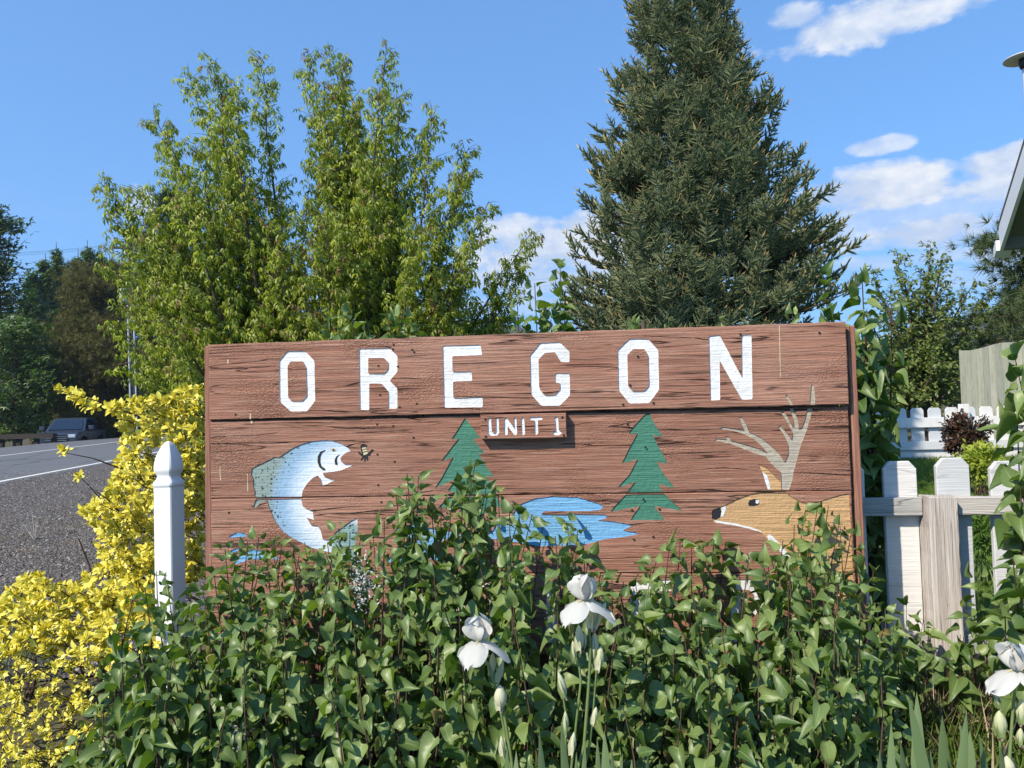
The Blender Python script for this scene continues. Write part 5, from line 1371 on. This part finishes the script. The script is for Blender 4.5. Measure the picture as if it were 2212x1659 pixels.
shrub('rose_bush', 'dark red-leaved rose bush in front of the far white fence', 2086, 938, 8.6, 34, 50, .3, 'rose', 3000, .05, [SMALL, EUO[0]])
shrub('lime_shrub', 'yellow-green low shrub beside the lawn, below the rose bush', 2118, 1000, 7.4, 40, 50, .3, 'spirea', 1300, .05, [SMALL, EUO[0]])
shrub('grey_herb', 'grey feathery herb seen between the sign and first picket', 1893, 1260, 3.5, 30, 110, .14, 'grey_herb', 2600, .035, [BLADE], 'dead_stem', 'herb')
shrub('lupine', 'green lupine foliage seen between pickets right of the worn post', 2122, 1150, 4.4, 34, 70, .15, 'lupine', 900, .06, [leaf_template([(0, 0.02), (0.5, 0.10), (1, 0)], .3, .1, 1)], 'green_stem', 'herb')

# ------------------------------------------------------------------ grasses
def blades(name, label, cat, pts, mat, hgt, wid, parent=None, lean=.45, kind='stuff'):
    n = len(pts); t = leaf_template([(0, 0.5), (0.5, 0.42), (1, 0)], 0.1, 0.25, 1); mb = MB(); d = nrm(rng.normal(0, lean, (n, 3)) * [1, 1, 0] + [0, 0, 1.0]); h_ = hgt * rng.uniform(.5, 1.25, n)
    scatter(mb, t, pts, d, rng.normal(size=(n, 3)) * [1, 1, .1], np.stack([np.full(n, wid), h_, h_], 1), rng.random(n)); o = mb.build(name, M[mat], parent, kind=kind)
    return tag(o, label, cat)


def ground_pts(n, x0, x1, y0, y1):
    x = rng.uniform(x0, x1, n); y = rng.uniform(y0, y1, n); return np.stack([x, y, H(x, y)], 1)


def frame_pts(n, px0, px1, Y0, Y1, z=None):
    Yd = rng.uniform(Y0, Y1, n); px = rng.uniform(px0, px1, n); x = (px - W_ / 2) / F_ * Yd; return np.stack([x, Yd, H(x, Yd) if z is None else np.full(n, z)], 1)


blades('grass', 'short mown lawn grass behind the near fence', 'grass', frame_pts(26000, 1840, 2212, 3.4, 10.7), 'lawn_blade', .055, .006)
blades('grass', 'green grass growing at the foot of the lilac and irises', 'grass', frame_pts(5000, 1200, 2250, 1.55, 3.1), 'grass', .20, .005, lean=.5)
blades('dry_grass', 'tan dry grass thatch round the foot of the fence post', 'dry grass', frame_pts(4200, 1940, 2150, 2.5, 2.8), 'dry_grass', .20, .003, lean=.6)
blades('dry_grass', 'scattered pale dry grass among the iris blades', 'dry grass', frame_pts(900, 1150, 2250, 1.6, 2.6), 'dry_grass', .24, .003, lean=.6)
blades('grass', 'green grass under the yellow bush at the lower left', 'grass', frame_pts(700, -60, 500, 1.6, 2.3), 'grass', .12, .005, lean=.5)
blades('grey_grass', 'grey-green grass tuft between the gravel and yellow bush', 'grass', np.vstack([frame_pts(1800, -60, 130, 3.5, 4.8)]), 'grey_grass', .13, .004, lean=.6)
vp = frame_pts(60, -30, 330, 4.6, 11); vp = np.repeat(vp, 14, 0) + rng.normal(0, .05, (840, 3)) * [1, 1, 0]
blades('dry_grass', 'small dry tufts scattered on the gravel verge', 'dry grass', vp, 'dry_grass', .07, .004, lean=.8)
wt = thing('dead_weed', 'bleached dead weed standing in the roadside gravel', 'weed'); wb = np.array(D(75, 1140, 7.6)); wb[2] = float(H(wb[0], 7.6)); mb = MB()
for i in range(11):
    e = wb + [rng.normal(-.02, .10), rng.normal(0, .08), rng.uniform(.16, .34)]; tube(mb, curve_pts(wb, e, (0, 0, .02), 5), np.linspace(.0035, .0012, 5), 4)
mb.build('stems', M['dead_stem'], wt); rebase(wt, tuple(wb))
# loose stones on the shoulder
n = 16000; Yd = 3.6 + 12 * rng.random(n) ** 1.4; px = rng.uniform(-40, 330, n); x = (px - W_ / 2) / F_ * Yd; z = H(x, Yd) + .012
oc = np.array([[1, 0, 0], [0, 1, 0], [-1, 0, 0], [0, -1, 0], [0, 0, .8], [.3, .3, -.3]]); of = np.array([[0, 1, 4], [1, 2, 4], [2, 3, 4], [3, 0, 4]], np.int32)
mb = MB(); scatter(mb, (oc, of, np.full((6, 2), .5)), np.stack([x, Yd, z], 1), rng.normal(size=(n, 3)) * [1, 1, .2], rng.normal(0, .3, (n, 3)) + [0, 0, 1], rng.uniform(.005, .017, n), rng.random(n))
k = Mat('loose_stone'); at = k.node('ShaderNodeAttribute', attribute_name='tone'); k.set(k.ramp(at.outputs['Fac'], [(0, (.06, .052, .046)), (.7, (.16, .142, .125)), (1, (.40, .37, .33))]), .85, .2); M['stone'] = k.m
tag(mb.build('gravel', M['stone'], None, False, 'stuff'), 'loose grey roadside gravel stones', 'gravel')


# ------------------------------------------------------------------ irises
def petal_t(L=1.0, wmax=.5, curl=.6, cup=.5, ruff=.06, n=8, m_=4, ph=0.0):
    V, UV, F = [], [], []
    for i in range(n + 1):
        v = i / n; w = wmax * (0.10 + .90 * math.sin(math.pi * min(1, v ** .8 * .93)) ** .75) if i < n else wmax * .25
        for j in range(-m_, m_ + 1):
            u = j / m_; V.append((u * w, v * L, cup * w * u * u - curl * v * v + ruff * math.sin(6 * v + 7 * u + ph) * abs(u) * v)); UV.append((.5 + u / 2, v))
    c_ = 2 * m_ + 1
    for i in range(n):
        for j in range(c_ - 1): F += [(i * c_ + j, i * c_ + j + 1, (i + 1) * c_ + j + 1), (i * c_ + j, (i + 1) * c_ + j + 1, (i + 1) * c_ + j)]
    return np.array(V), np.array(F, np.int32), np.array(UV)


def one_part(name, t, pos, yd, zn, sc, mat, parent):
    mb = MB(); scatter(mb, t, [pos], [yd], [zn], np.array([sc]), [rng.random()]); o = mb.build(name, M[mat], parent); return o


def bud_part(root, px, py, Y0, L, W, tilt=(0.1, 0, 1)):
    """closed bud with overlapping sheaths"""
    c0 = np.array(D(px, py, Y0)); d = nrm(np.array(tilt, float)); mb = MB()
    lathe(mb, [(W * .25, -L * .5), (W * .75, -L * .32), (W, -L * .05), (W * .86, L * .18), (W * .5, L * .38), (W * .12, L * .5), (.0004, L * .52)], 10, tuple(c0), tuple(d), rng.random()); o = mb.build('bud', M['bud'], root)
    sh = MB()
    for a in (0.4, 2.6): 
        s1 = nrm(np.cross(d, [math.cos(a), math.sin(a), .3])); scatter(sh, leaf_template([(0, .12), (.4, .16), (.8, .08), (1, 0)], .9, .05, 1), [c0 - d * L * .55 + s1 * W * .45], [d + s1 * .05], [s1], np.array([L * .95]), [rng.random()])
    sh.build('sheath', M['green_stem' if rng.random() < .4 else 'bud'], o)
    lathe_ = MB(); lathe(lathe_, [(W * .22, -L * .12), (W * .34, 0), (W * .2, L * .12)], 8, tuple(c0 - d * L * .58), tuple(d)); lathe_.build('papery_collar', M['papery'], o)
    return c0 - d * L * .6


def iris_flower(root, px, py, Y0, s, rot=0.0):
    """three upright standards closing into a ball, three hanging falls"""
    c0 = np.array(D(px, py, Y0)); fl = bpy.data.objects.new('flower', None); COL.objects.link(fl); fl.parent = root
    for i in range(3):
        a = rot + i * 2 * np.pi / 3; o = np.array([math.cos(a), math.sin(a), 0])
        one_part('standard_petal', petal_t(1, .74, .52, -.55, .30, ph=i * 2.0 + rot * 3), c0 + o * s * .07, nrm(o * (.42 + .12 * i) + [0, 0, 1]), o + [0, 0, -.1], s * (.98 - .07 * i), 'petal', fl)
    for i in range(3):
        a = rot + (i + .5) * 2 * np.pi / 3; o = np.array([math.cos(a), math.sin(a), 0])
        one_part('fall_petal', petal_t(1, .80, 1.40, -.40, .26, ph=i * 1.3 + rot), c0 + o * s * .03, nrm(o * .8 + [0, 0, .34]), nrm(np.array([0, 0, 1.0]) - o * .2), s * .86, 'petal', fl)
        one_part('throat', petal_t(1, .16, .35, .8, .02, 4, 2), c0 + o * s * .02 + [0, 0, s * .02], nrm(o + [0, 0, .25]), [0, 0, 1], s * .36, 'petal_yellow', fl)
    return c0


def iris_stem(root, pts, Y0, r=.0045):
    c = [np.array(D(x, y, Y0 + (0 if len(q_) < 1 else 0))) for x, y, *q_ in pts]; mb = MB(); tube(mb, c, np.linspace(r, r * .7, len(c)), 8, rng.random()); return mb.build('stem', M['green_stem'], root)


def iris_blade(root, px, py, bx_, Y0, w, bend=0.0, lean=0.0):
    tip_ = np.array(D(px, py, Y0)); b_ = np.array(D(bx_, 1700, Y0 + .03)); b_[2] = float(H(b_[0], b_[1])); n = 9; c = curve_pts(b_, tip_, (bend, lean, 0), n); V, F, UV = [], [], []
    face = nrm(np.array([1.0, rng.uniform(-.5, .5), 0]))
    for i in range(n):
        t = i / (n - 1); ww = w * (1 - t ** 3) ** .8 * .5 + .0003
        V += [c[i] - face * ww, c[i] + np.array([0, -.18 * ww, 0]), c[i] + face * ww]; UV += [(0, t), (.5, t), (1, t)]
        if i: b0 = 3 * (i - 1); F += [(b0, b0 + 1, b0 + 4, b0 + 3), (b0 + 1, b0 + 2, b0 + 5, b0 + 4)]
    mb = MB(); mb.add(V, F, rng.random(), UV); return mb.build('blade', M['iris_leaf'], root)


yA = 1.88
irA = thing('iris', 'open white iris with one fat bud below, left one of the pair before the sign', 'iris')
iris_flower(irA, 1036, 1386, yA, .056, -.95)
iris_stem(irA, [(1112, 1720), (1105, 1640), (1085, 1520), (1062, 1460), (1040, 1398)], yA, .0042); iris_stem(irA, [(1108, 1720), (1098, 1620), (1082, 1540)], yA + .01, .004)
bud_part(irA, 1064, 1432, yA + .01, .050, .0095, (.05, 0, 1)); bud_part(irA, 1082, 1450, yA + .02, .052, .007, (.25, 0, 1)); bud_part(irA, 1081, 1505, yA - .01, .056, .0165, (-.02, 0, 1)); bud_part(irA, 1085, 1610, yA, .045, .007, (-.1, 0, 1))
rebase(irA, (irA.children[1].data.vertices[0].co.x, yA, .03))
yB = 1.86
irB = thing('iris', 'tallest white iris with many pointed buds, at the centre of the bush', 'iris')
iris_flower(irB, 1262, 1298, yB, .058, .75)
iris_stem(irB, [(1232, 1720), (1262, 1610), (1272, 1480), (1276, 1400), (1268, 1310)], yB, .0045); iris_stem(irB, [(1228, 1720), (1245, 1560), (1255, 1470), (1246, 1400)], yB + .01, .0036); iris_stem(irB, [(1250, 1720), (1275, 1600), (1286, 1480), (1290, 1430)], yB + .01, .0036)
iris_stem(irB, [(1222, 1720), (1222, 1600), (1222, 1540), (1216, 1500)], yB + .02, .0038)
for a in [(1279, 1322, .070, .0145, (.03, 0, 1)), (1298, 1328, .064, .010, (.42, 0, 1)), (1252, 1376, .058, .0115, (-.05, 0, 1)), (1284, 1398, .070, .012, (.05, 0, 1)), (1240, 1405, .046, .0075, (-.1, 0, 1)), (1296, 1420, .055, .011, (.12, 0, 1)),
          (1214, 1478, .058, .0095, (-.28, 0, 1)), (1222, 1560, .052, .008, (0, 0, 1)), (1238, 1605, .052, .008, (.12, 0, 1)), (1285, 1545, .040, .008, (.2, 0, 1)), (1262, 1385, .04, .008, (.1, 0, 1))]: bud_part(irB, a[0], a[1], yB + rng.uniform(-.012, .012), a[2], a[3], a[4])
rebase(irB, (.16, yB, .03))
yC = 1.72
irC = thing('iris', 'white iris at the right margin with a pale yellow bud beneath', 'iris')
iris_flower(irC, 2196, 1450, yC, .056, .1); iris_stem(irC, [(2170, 1740), (2180, 1650), (2186, 1560), (2194, 1470)], yC, .0042); iris_stem(irC, [(2160, 1740), (2163, 1650), (2160, 1600)], yC, .0036)
for a in [(2161, 1562, .055, .014, (-.05, 0, 1)), (2153, 1505, .045, .007, (-.25, 0, 1)), (2206, 1535, .050, .012, (.1, 0, 1)), (2204, 1590, .035, .008, (.1, 0, 1)), (2178, 1655, .045, .014, (-.1, 0, 1))]: bud_part(irC, a[0], a[1], yC, a[2], a[3], a[4])
rebase(irC, (1.17, yC, .03))
fanlist = [('fan of iris blades at the bottom edge beneath the two open irises', [(1095, 1610, 1085), (1115, 1622, 1125), (1145, 1630, 1150), (1165, 1580, 1190), (1140, 1640, 1170), (1195, 1650, 1200), (1212, 1560, 1235), (1265, 1600, 1262), (1290, 1595, 1275), (1322, 1618, 1300), (1345, 1628, 1330),
                                                                              (1305, 1578, 1290), (1365, 1640, 1350), (1400, 1622, 1380), (1425, 1640, 1410), (1245, 1625, 1245)], 1.72, 0.030),
           ('fan of broad iris blades at the bottom, below the fence post', [(1925, 1560, 1905), (1962, 1502, 2035), (1980, 1495, 1965), (2035, 1545, 2040), (2088, 1535, 2040), (2095, 1578, 2065), (2072, 1560, 2140), (2115, 1585, 2120), (2010, 1620, 1990), (1900, 1620, 1880), (2160, 1610, 2150),
                                                                            (1850, 1640, 1840), (2190, 1640, 2180), (1945, 1600, 1950), (1790, 1650, 1780)], 1.74, 0.040)]
for lb, bl, Y0, w in fanlist:
    r_ = thing('iris_clump', lb, 'iris leaves')
    for (x, y, bx_) in bl: iris_blade(r_, x, y, bx_, Y0 + rng.uniform(-.08, .12), w * rng.uniform(.7, 1.15), rng.uniform(-.02, .02), rng.uniform(-.02, .02))
    c_ = D(bl[5][2], 1700, Y0); rebase(r_, (c_.x, Y0, .03))

# ------------------------------------------------------------------ pickup, guard rail, utility pole, wires
TX, TY = D(158, 950, 40.5).x, 40.5
tr = thing('pickup_truck', 'blue-grey pickup truck parked nose-on beyond the road', 'pickup truck')


def body_section(mb, prof, w, mi=0):
    """side profile extruded across; prof items are (x, z, inset of the half width)"""
    n = len(prof); V = [(x, -w + i_, z) for x, z, i_ in prof] + [(x, w - i_, z) for x, z, i_ in prof]; bm = bmesh.new(); vs = [bm.verts.new(v) for v in V]
    for i in range(n): bm.faces.new([vs[i], vs[(i + 1) % n], vs[n + (i + 1) % n], vs[n + i]])
    bm.faces.new(vs[:n][::-1]); bm.faces.new(vs[n:]); bmesh.ops.recalc_face_normals(bm, faces=bm.faces[:]); bmesh.ops.triangulate(bm, faces=[f_ for f_ in bm.faces if len(f_.verts) > 4])
    me = bpy.data.meshes.new('b'); bm.to_mesh(me); bm.free(); return me


def mk(name, me, mat, parent, bev=0.03):
    me.name = name; me.materials.append(mat); o = bpy.data.objects.new(name, me); COL.objects.link(o); o.parent = parent
    if bev: bevel_obj(o, bev, 3)
    return o


# x forward
mk('body', body_section(None, [(2.95, .45, .06), (2.95, 1.02, .05), (2.85, 1.12, .05), (1.45, 1.24, .0), (-2.9, 1.24, .0), (-2.9, .5, .02), (-2.35, .5, .02), (-2.25, .82, 0), (-1.6, .95, 0), (-0.95, .82, 0), (-.85, .45, .02), (1.05, .45, .02), (1.15, .82, 0), (1.8, .95, 0), (2.35, .82, 0), (2.45, .45, .04)], 1.0), M['truck_paint'], tr, .05)
mk('cab', body_section(None, [(1.45, 1.22, .05), (.55, 1.86, .20), (.2, 1.93, .22), (-1.25, 1.92, .22), (-1.45, 1.84, .2), (-1.55, 1.22, .05)], .98), M['truck_paint'], tr, .05)
def quad(name, pts, mat, parent, th=.012):
    mb = MB(); V = np.array(pts, float); nrm_ = nrm(np.cross(V[1] - V[0], V[-1] - V[0])); n = len(V); V2 = np.vstack([V + nrm_ * th, V]); mb.add(V2, [[*range(n)][:3], [0, 2, 3]] if n == 4 else [[0, 1, 2]]); mb.add(V2, [(i, n + i, n + (i + 1) % n, (i + 1) % n) for i in range(n)]); return mb.build(name, mat, parent, False)
quad('windshield', [(1.40, -.80, 1.29), (1.40, .80, 1.29), (.62, .68, 1.82), (.62, -.68, 1.82)], M['glass'], tr, .02)
for sg in (1, -1):
    y_ = .945 * sg; y2 = .80 * sg
    P4 = [(1.18, y_, 1.29), (.50, y2, 1.80), (-.25, y2, 1.82), (-.25, y_, 1.29)]; P5 = [(-.32, y_, 1.29), (-.32, y2, 1.82), (-1.15, y2, 1.81), (-1.28, y_, 1.29)]
    for p4 in (P4, P5): quad('side_window', p4 if sg < 0 else p4[::-1], M['glass'], tr, .012 if True else 0)
    for wx in (1.75, -1.6):
        w_ = bpy.data.objects.new('wheel', None); COL.objects.link(w_); w_.parent = tr; mb = MB(); lathe(mb, [(.001, -.14), (.27, -.14), (.38, -.11), (.40, 0), (.38, .11), (.27, .14), (.001, .14)], 20, (wx, .86 * sg, .40), (0, 1, 0)); mb.build('tyre', M['tyre'], w_)
        mb = MB(); lathe(mb, [(.001, .02), (.10, .03), (.24, .0), (.25, -.02)], 14, (wx, 1.0 * sg, .40), (0, sg, 0)); mb.build('rim', M['chrome'], w_)
    mb = MB(); box(mb, 2.72, 2.965, sg * .68 - .2, sg * .68 + .2, .88, 1.05); bevel_obj(mb.build('headlight', M['lens'], tr, False), .03)
    mb = MB(); box(mb, 1.0, 1.2, sg * 1.16 - .12, sg * 1.16 + .12, 1.28, 1.50); bevel_obj(mb.build('mirror', M['truck_paint'], tr, False), .03)
    for dx in (0.6, -.35):
        mb = MB(); box(mb, dx - .08, dx + .08, sg * 1.0 - .012, sg * 1.0 + .012, 1.08, 1.11); mb.build('door_handle', M['chrome'], tr, False)
mb = MB(); box(mb, 2.94, 2.985, -.52, .52, .66, 1.05); gr = mb.build('grille', M['trim_black'], tr, False)
for z_ in (.76, .86, .96): mb = MB(); box(mb, 2.98, 3.0, -.5, .5, z_ - .012, z_ + .012); mb.build('grille_bar', M['chrome'], gr, False)
mb = MB(); box(mb, 2.90, 3.08, -.98, .98, .40, .62); bevel_obj(mb.build('bumper', M['trim_black'], tr, False), .04)
tr.location = (TX, TY, -.18); tr.rotation_euler = (0, 0, math.radians(-74))
gl = thing('guard_rail', 'dark timber guard rail along the far side of the road, left', 'guard rail'); ga, gb_ = np.array(D(-80, 938, 33.5)), np.array(D(117, 938, 33.5))
zr1 = D(60, 937, 33.5).z; mb = MB(); box(mb, ga[0], gb_[0], 33.4, 33.52, zr1 - .22, zr1); mb.build('rail', M['guard'], gl, False)
for t in np.linspace(0.02, .98, 6): x = ga[0] + (gb_[0] - ga[0]) * t; mb = MB(); box(mb, x - .09, x + .09, 33.54, 33.72, -.3, zr1 - .02); mb.build('post', M['guard'], gl, False)
rebase(gl, (ga[0], 33.5, -.3))
# utility pole with two riser pipes and a transformer
uY = 40.0; ub = D(291, 900, uY); up_ = thing('utility_pole', 'utility pole with two pale riser pipes and grey transformer beyond the road', 'utility pole'); zt_ = D(280, 520, uY).z
mb = MB(); tube(mb, [(ub.x, uY, -.3), (ub.x - .25, uY, zt_)], [.17, .12], 10); mb.build('pole', M['pole_wood'], up_)
for dx, zz in ((-.18, 600), (.14, 598)): mb = MB(); tube(mb, [(ub.x + dx + .12, uY - .2, -.3), (ub.x + dx - .1, uY - .2, D(290, zz + 60, uY).z)], .045, 8); mb.build('riser_pipe', M['galv'], up_)
zc_ = D(270, 640, uY).z; mb = MB(); lathe(mb, [(.001, -.45), (.20, -.42), (.22, -.32), (.22, .28), (.19, .40), (.001, .42)], 16, (ub.x - .52, uY - .1, zc_)); mb.build('transformer', M['transformer'], up_)
zx = D(268, 536, uY).z; mb = MB(); box(mb, ub.x - 1.25, ub.x + .75, uY - .2, uY - .08, zx - .06, zx + .06); mb.build('crossarm', M['pole_wood'], up_, False)
for dx in (-1.1, -.5, .6): mb = MB(); lathe(mb, [(.03, 0), (.06, .05), (.05, .12), (.001, .16)], 8, (ub.x + dx, uY - .14, zx + .06)); mb.build('insulator', M['transformer'], up_)
rebase(up_, (ub.x, uY, -.3))


def wire(a, b_, sag, label, r=.008):
    A, B = np.array(a), np.array(b_); t = np.linspace(0, 1, 17)[:, None]; c = A + (B - A) * t; c[:, 2] -= (4 * sag * t * (1 - t))[:, 0]; mb = MB(); tube(mb, c, r * .6, 4)
    return tag(mb.build('wire', M['wire'], None), label, 'wire', 'overhead wires')


for dx, lb in ((-1.1, 'upper power wire leaving the utility pole crossarm to the left'), (-.5, 'middle power wire from the crossarm to the left'), (.6, 'lower power wire from the crossarm to the left')): wire((ub.x + dx, uY - .14, zx + .2), D(-400, 548 + dx * 8, 30), .35, lb)
wire(D(285, 745, uY), D(-400, 742, 26), .1, 'low phone wire running left from the pole')
wire(D(1040, 612, 60), D(1330, 590, 60), .05, 'thin wire low in the sky between the two big trees')
wire(D(1040, 628, 60), D(1330, 602, 60), .05, 'second thin wire low in the sky between the two big trees')
for y0_, y1_, lb in ((586, 573, 'upper thin wire in the sky right of the spruce'), (604, 601, 'middle thin wire in the sky right of the spruce'), (684, 681, 'lowest thin wire, crossing before the far hill')): wire(D(1700, y0_, 62), D(2500, y1_, 62), .1, lb)

# ------------------------------------------------------------------ house eave at the right edge, yard lamp
hs = thing('house', 'corner of a sage house with white fascia and grey roof at the right edge', 'house')
e0 = np.array(D(2160, 541, 7.0)); e1_ = np.array(D(2216, 368, 6.05)); ze = e0[2]; dirE = nrm((e1_ - e0) * [1, 1, 0]); inn_ = np.array([-dirE[1], dirE[0], 0.0])
slE = (e1_[2] - e0[2]) / np.linalg.norm((e1_ - e0)[:2])
if inn_[0] < 0: inn_ = -inn_
E = lambda a, b_, z: tuple(e0 * [1, 1, 0] + dirE * a + inn_ * b_ + np.array([0, 0, z + slE * a]))
def prism(name, cs, a0, a1, mat, sloped=True):
    """cross-section (b, z) run along the rake from a0 to a1"""
    n = len(cs); k0, k1 = (0, 0) if sloped else (slE * a0, slE * a1)
    V = [E(a0, b_, z - k0) for b_, z in cs] + [E(a1, b_, z - k1) for b_, z in cs]; bm = bmesh.new(); vs = [bm.verts.new(v) for v in V]
    for i in range(n): bm.faces.new([vs[i], vs[(i + 1) % n], vs[n + (i + 1) % n], vs[n + i]])
    bm.faces.new(vs[:n]); bm.faces.new(vs[n:]); bmesh.ops.recalc_face_normals(bm, faces=bm.faces[:]); me = bpy.data.meshes.new(name); bm.to_mesh(me); bm.free(); return mk(name, me, mat, hs, 0)
Lh = 3.2
prism('rake_board', [(0, ze), (.03, ze), (.03, ze + .23), (0, ze + .23)], 0.0, Lh, M['eave_white'])
prism('roof', [(-.004, ze + .232), (5.0, ze + .232), (5.0, ze + .262), (-.004, ze + .262)], -.05, Lh, M['shingle'])
prism('soffit', [(.032, ze + .10), (5.0, ze + .10), (5.0, ze + .115), (.032, ze + .115)], .03, Lh, M['soffit'])
prism('eave_fascia', [(.032, ze - .005), (5.0, ze - .005), (5.0, ze + .22), (.032, ze + .22)], 0.0, .028, M['soffit'])
prism('side_wall', [(.62, .3 ), (.78, .3), (.78, ze + .09), (.62, ze + .09)], .45, Lh, M['siding'])
prism('gutter_end', [(-.03, ze + .0), (.10, ze + .0), (.10, ze + .10), (-.03, ze + .10)], -.12, -.002, M['eave_white'])
mb = MB(); tube(mb, [E(-.03, .30, ze + .03), E(.12, .36, ze - .25), E(.36, .50, ze - .5), E(.38, .54, .6)], .035, 8); mb.build('downpipe', M['trim_black'], hs)
rebase(hs, E(1.5, 1.5, .3 - slE * 1.5))
lY = 12.0; lc = np.array(D(2212, 127, lY)); lp = thing('yard_lamp', 'flat white disc lamp head on a pole above the house', 'lamp')
mb = MB(); lathe(mb, [(.001, .05), (.12, .05), (.285, .012), (.30, 0), (.285, -.008), (.10, .0), (.001, .0)], 32, tuple(lc)); mb.build('lamp_shade', M['lamp_shade'], lp)
mb = MB(); lathe(mb, [(.075, 0), (.085, -.08), (.06, -.16), (.045, -.17)], 14, tuple(lc)); mb.build('lamp_socket', M['trim_black'], lp)
mb = MB(); tube(mb, [(lc[0], lY, lc[2] - .15), (lc[0], lY, .5)], .035, 8); mb.build('pole', M['galv'], lp)
rebase(lp, (lc[0], lY, .5))

# ------------------------------------------------------------------ hills with burnt trees
def ridge(name, Y0, pts, depth, mat):
    """pts in measured (x, y): the skyline; the hill falls away behind and before it"""
    X = np.linspace(pts[0][0], pts[-1][0], 90); Yp = np.interp(X, [p[0] for p in pts], [p[1] for p in pts]); c = np.array([D(x, y, Y0) for x, y in zip(X, Yp)]); c[:, 2] += rng.normal(0, Y0 * .0006, len(c))
    rows = []
    for f_, dy in ((0.0, -depth), (.45, -depth * .6), (.8, -depth * .25), (1.0, 0), (.8, depth * .4), (0, depth)):
        r_ = c.copy(); r_[:, 2] = .5 + (c[:, 2] - .5) * f_ + (rng.normal(0, Y0 * .001, len(c)) if 0 < f_ < 1 else 0); r_[:, 1] += dy; rows.append(r_)
    n = len(c); mb = MB(); mb.add(np.vstack(rows), [(r_ * n + i, r_ * n + i + 1, (r_ + 1) * n + i + 1, (r_ + 1) * n + i) for r_ in range(5) for i in range(n - 1)]); mb.build(name, mat, None, kind='structure'); return c


c1 = ridge('hill', 760, [(-1500, 880), (-400, 860), (300, 800), (700, 712), (1000, 690), (1120, 705), (1250, 770), (1700, 800), (1900, 735), (2050, 700), (2150, 668), (2212, 645), (2500, 600), (3200, 640), (4200, 820)], 220, M['hill'])
n = 1500; px = np.concatenate([rng.uniform(960, 1290, n // 3), rng.uniform(2040, 2420, 2 * n // 3)]); mb = MB()
cx_ = c1[:, 0]
for x in px:
    X = D(x, 800, 760).x; dep = -rng.random() ** 1.5 * 160; zb_h = np.interp(X, cx_, c1[:, 2]); f_ = np.interp(-dep, [0, 55, 132, 220], [1, .8, .45, 0]); z0_ = .5 + (zb_h - .5) * f_ - 1; h_ = rng.uniform(4, 11)
    q = rng.uniform(.25, .6); mb.add([(X - q, 760 + dep, z0_), (X + q, 760 + dep, z0_), (X, 760 + dep - q, z0_), (X + rng.normal(0, .2), 760 + dep, z0_ + h_)], [[0, 2, 3], [2, 1, 3], [1, 0, 3]])
tag(mb.build('burnt_trees', M['burnt'], None, False, 'stuff'), 'bare burnt trunks bristling along the far ridge', 'burnt trees')

# ------------------------------------------------------------------ the air
mb = MB(); box(mb, -1600, 1600, -60, 1600, -1.6, 150); hz = mb.build('haze', M['wire'], None, False, 'stuff')
hm = bpy.data.materials.new('haze'); hm.use_nodes = True; hn = hm.node_tree.nodes; hn.clear()
pv = hn.new('ShaderNodeVolumePrincipled'); pv.inputs['Color'].default_value = (0.80, 0.88, 1.0, 1); pv.inputs['Density'].default_value = 0.0003; pv.inputs['Anisotropy'].default_value = 0.2
ho = hn.new('ShaderNodeOutputMaterial'); hm.node_tree.links.new(pv.outputs[0], ho.inputs['Volume'])
hz.data.materials.clear(); hz.data.materials.append(hm); tag(hz, 'thin blue haze over the far hills', 'haze')
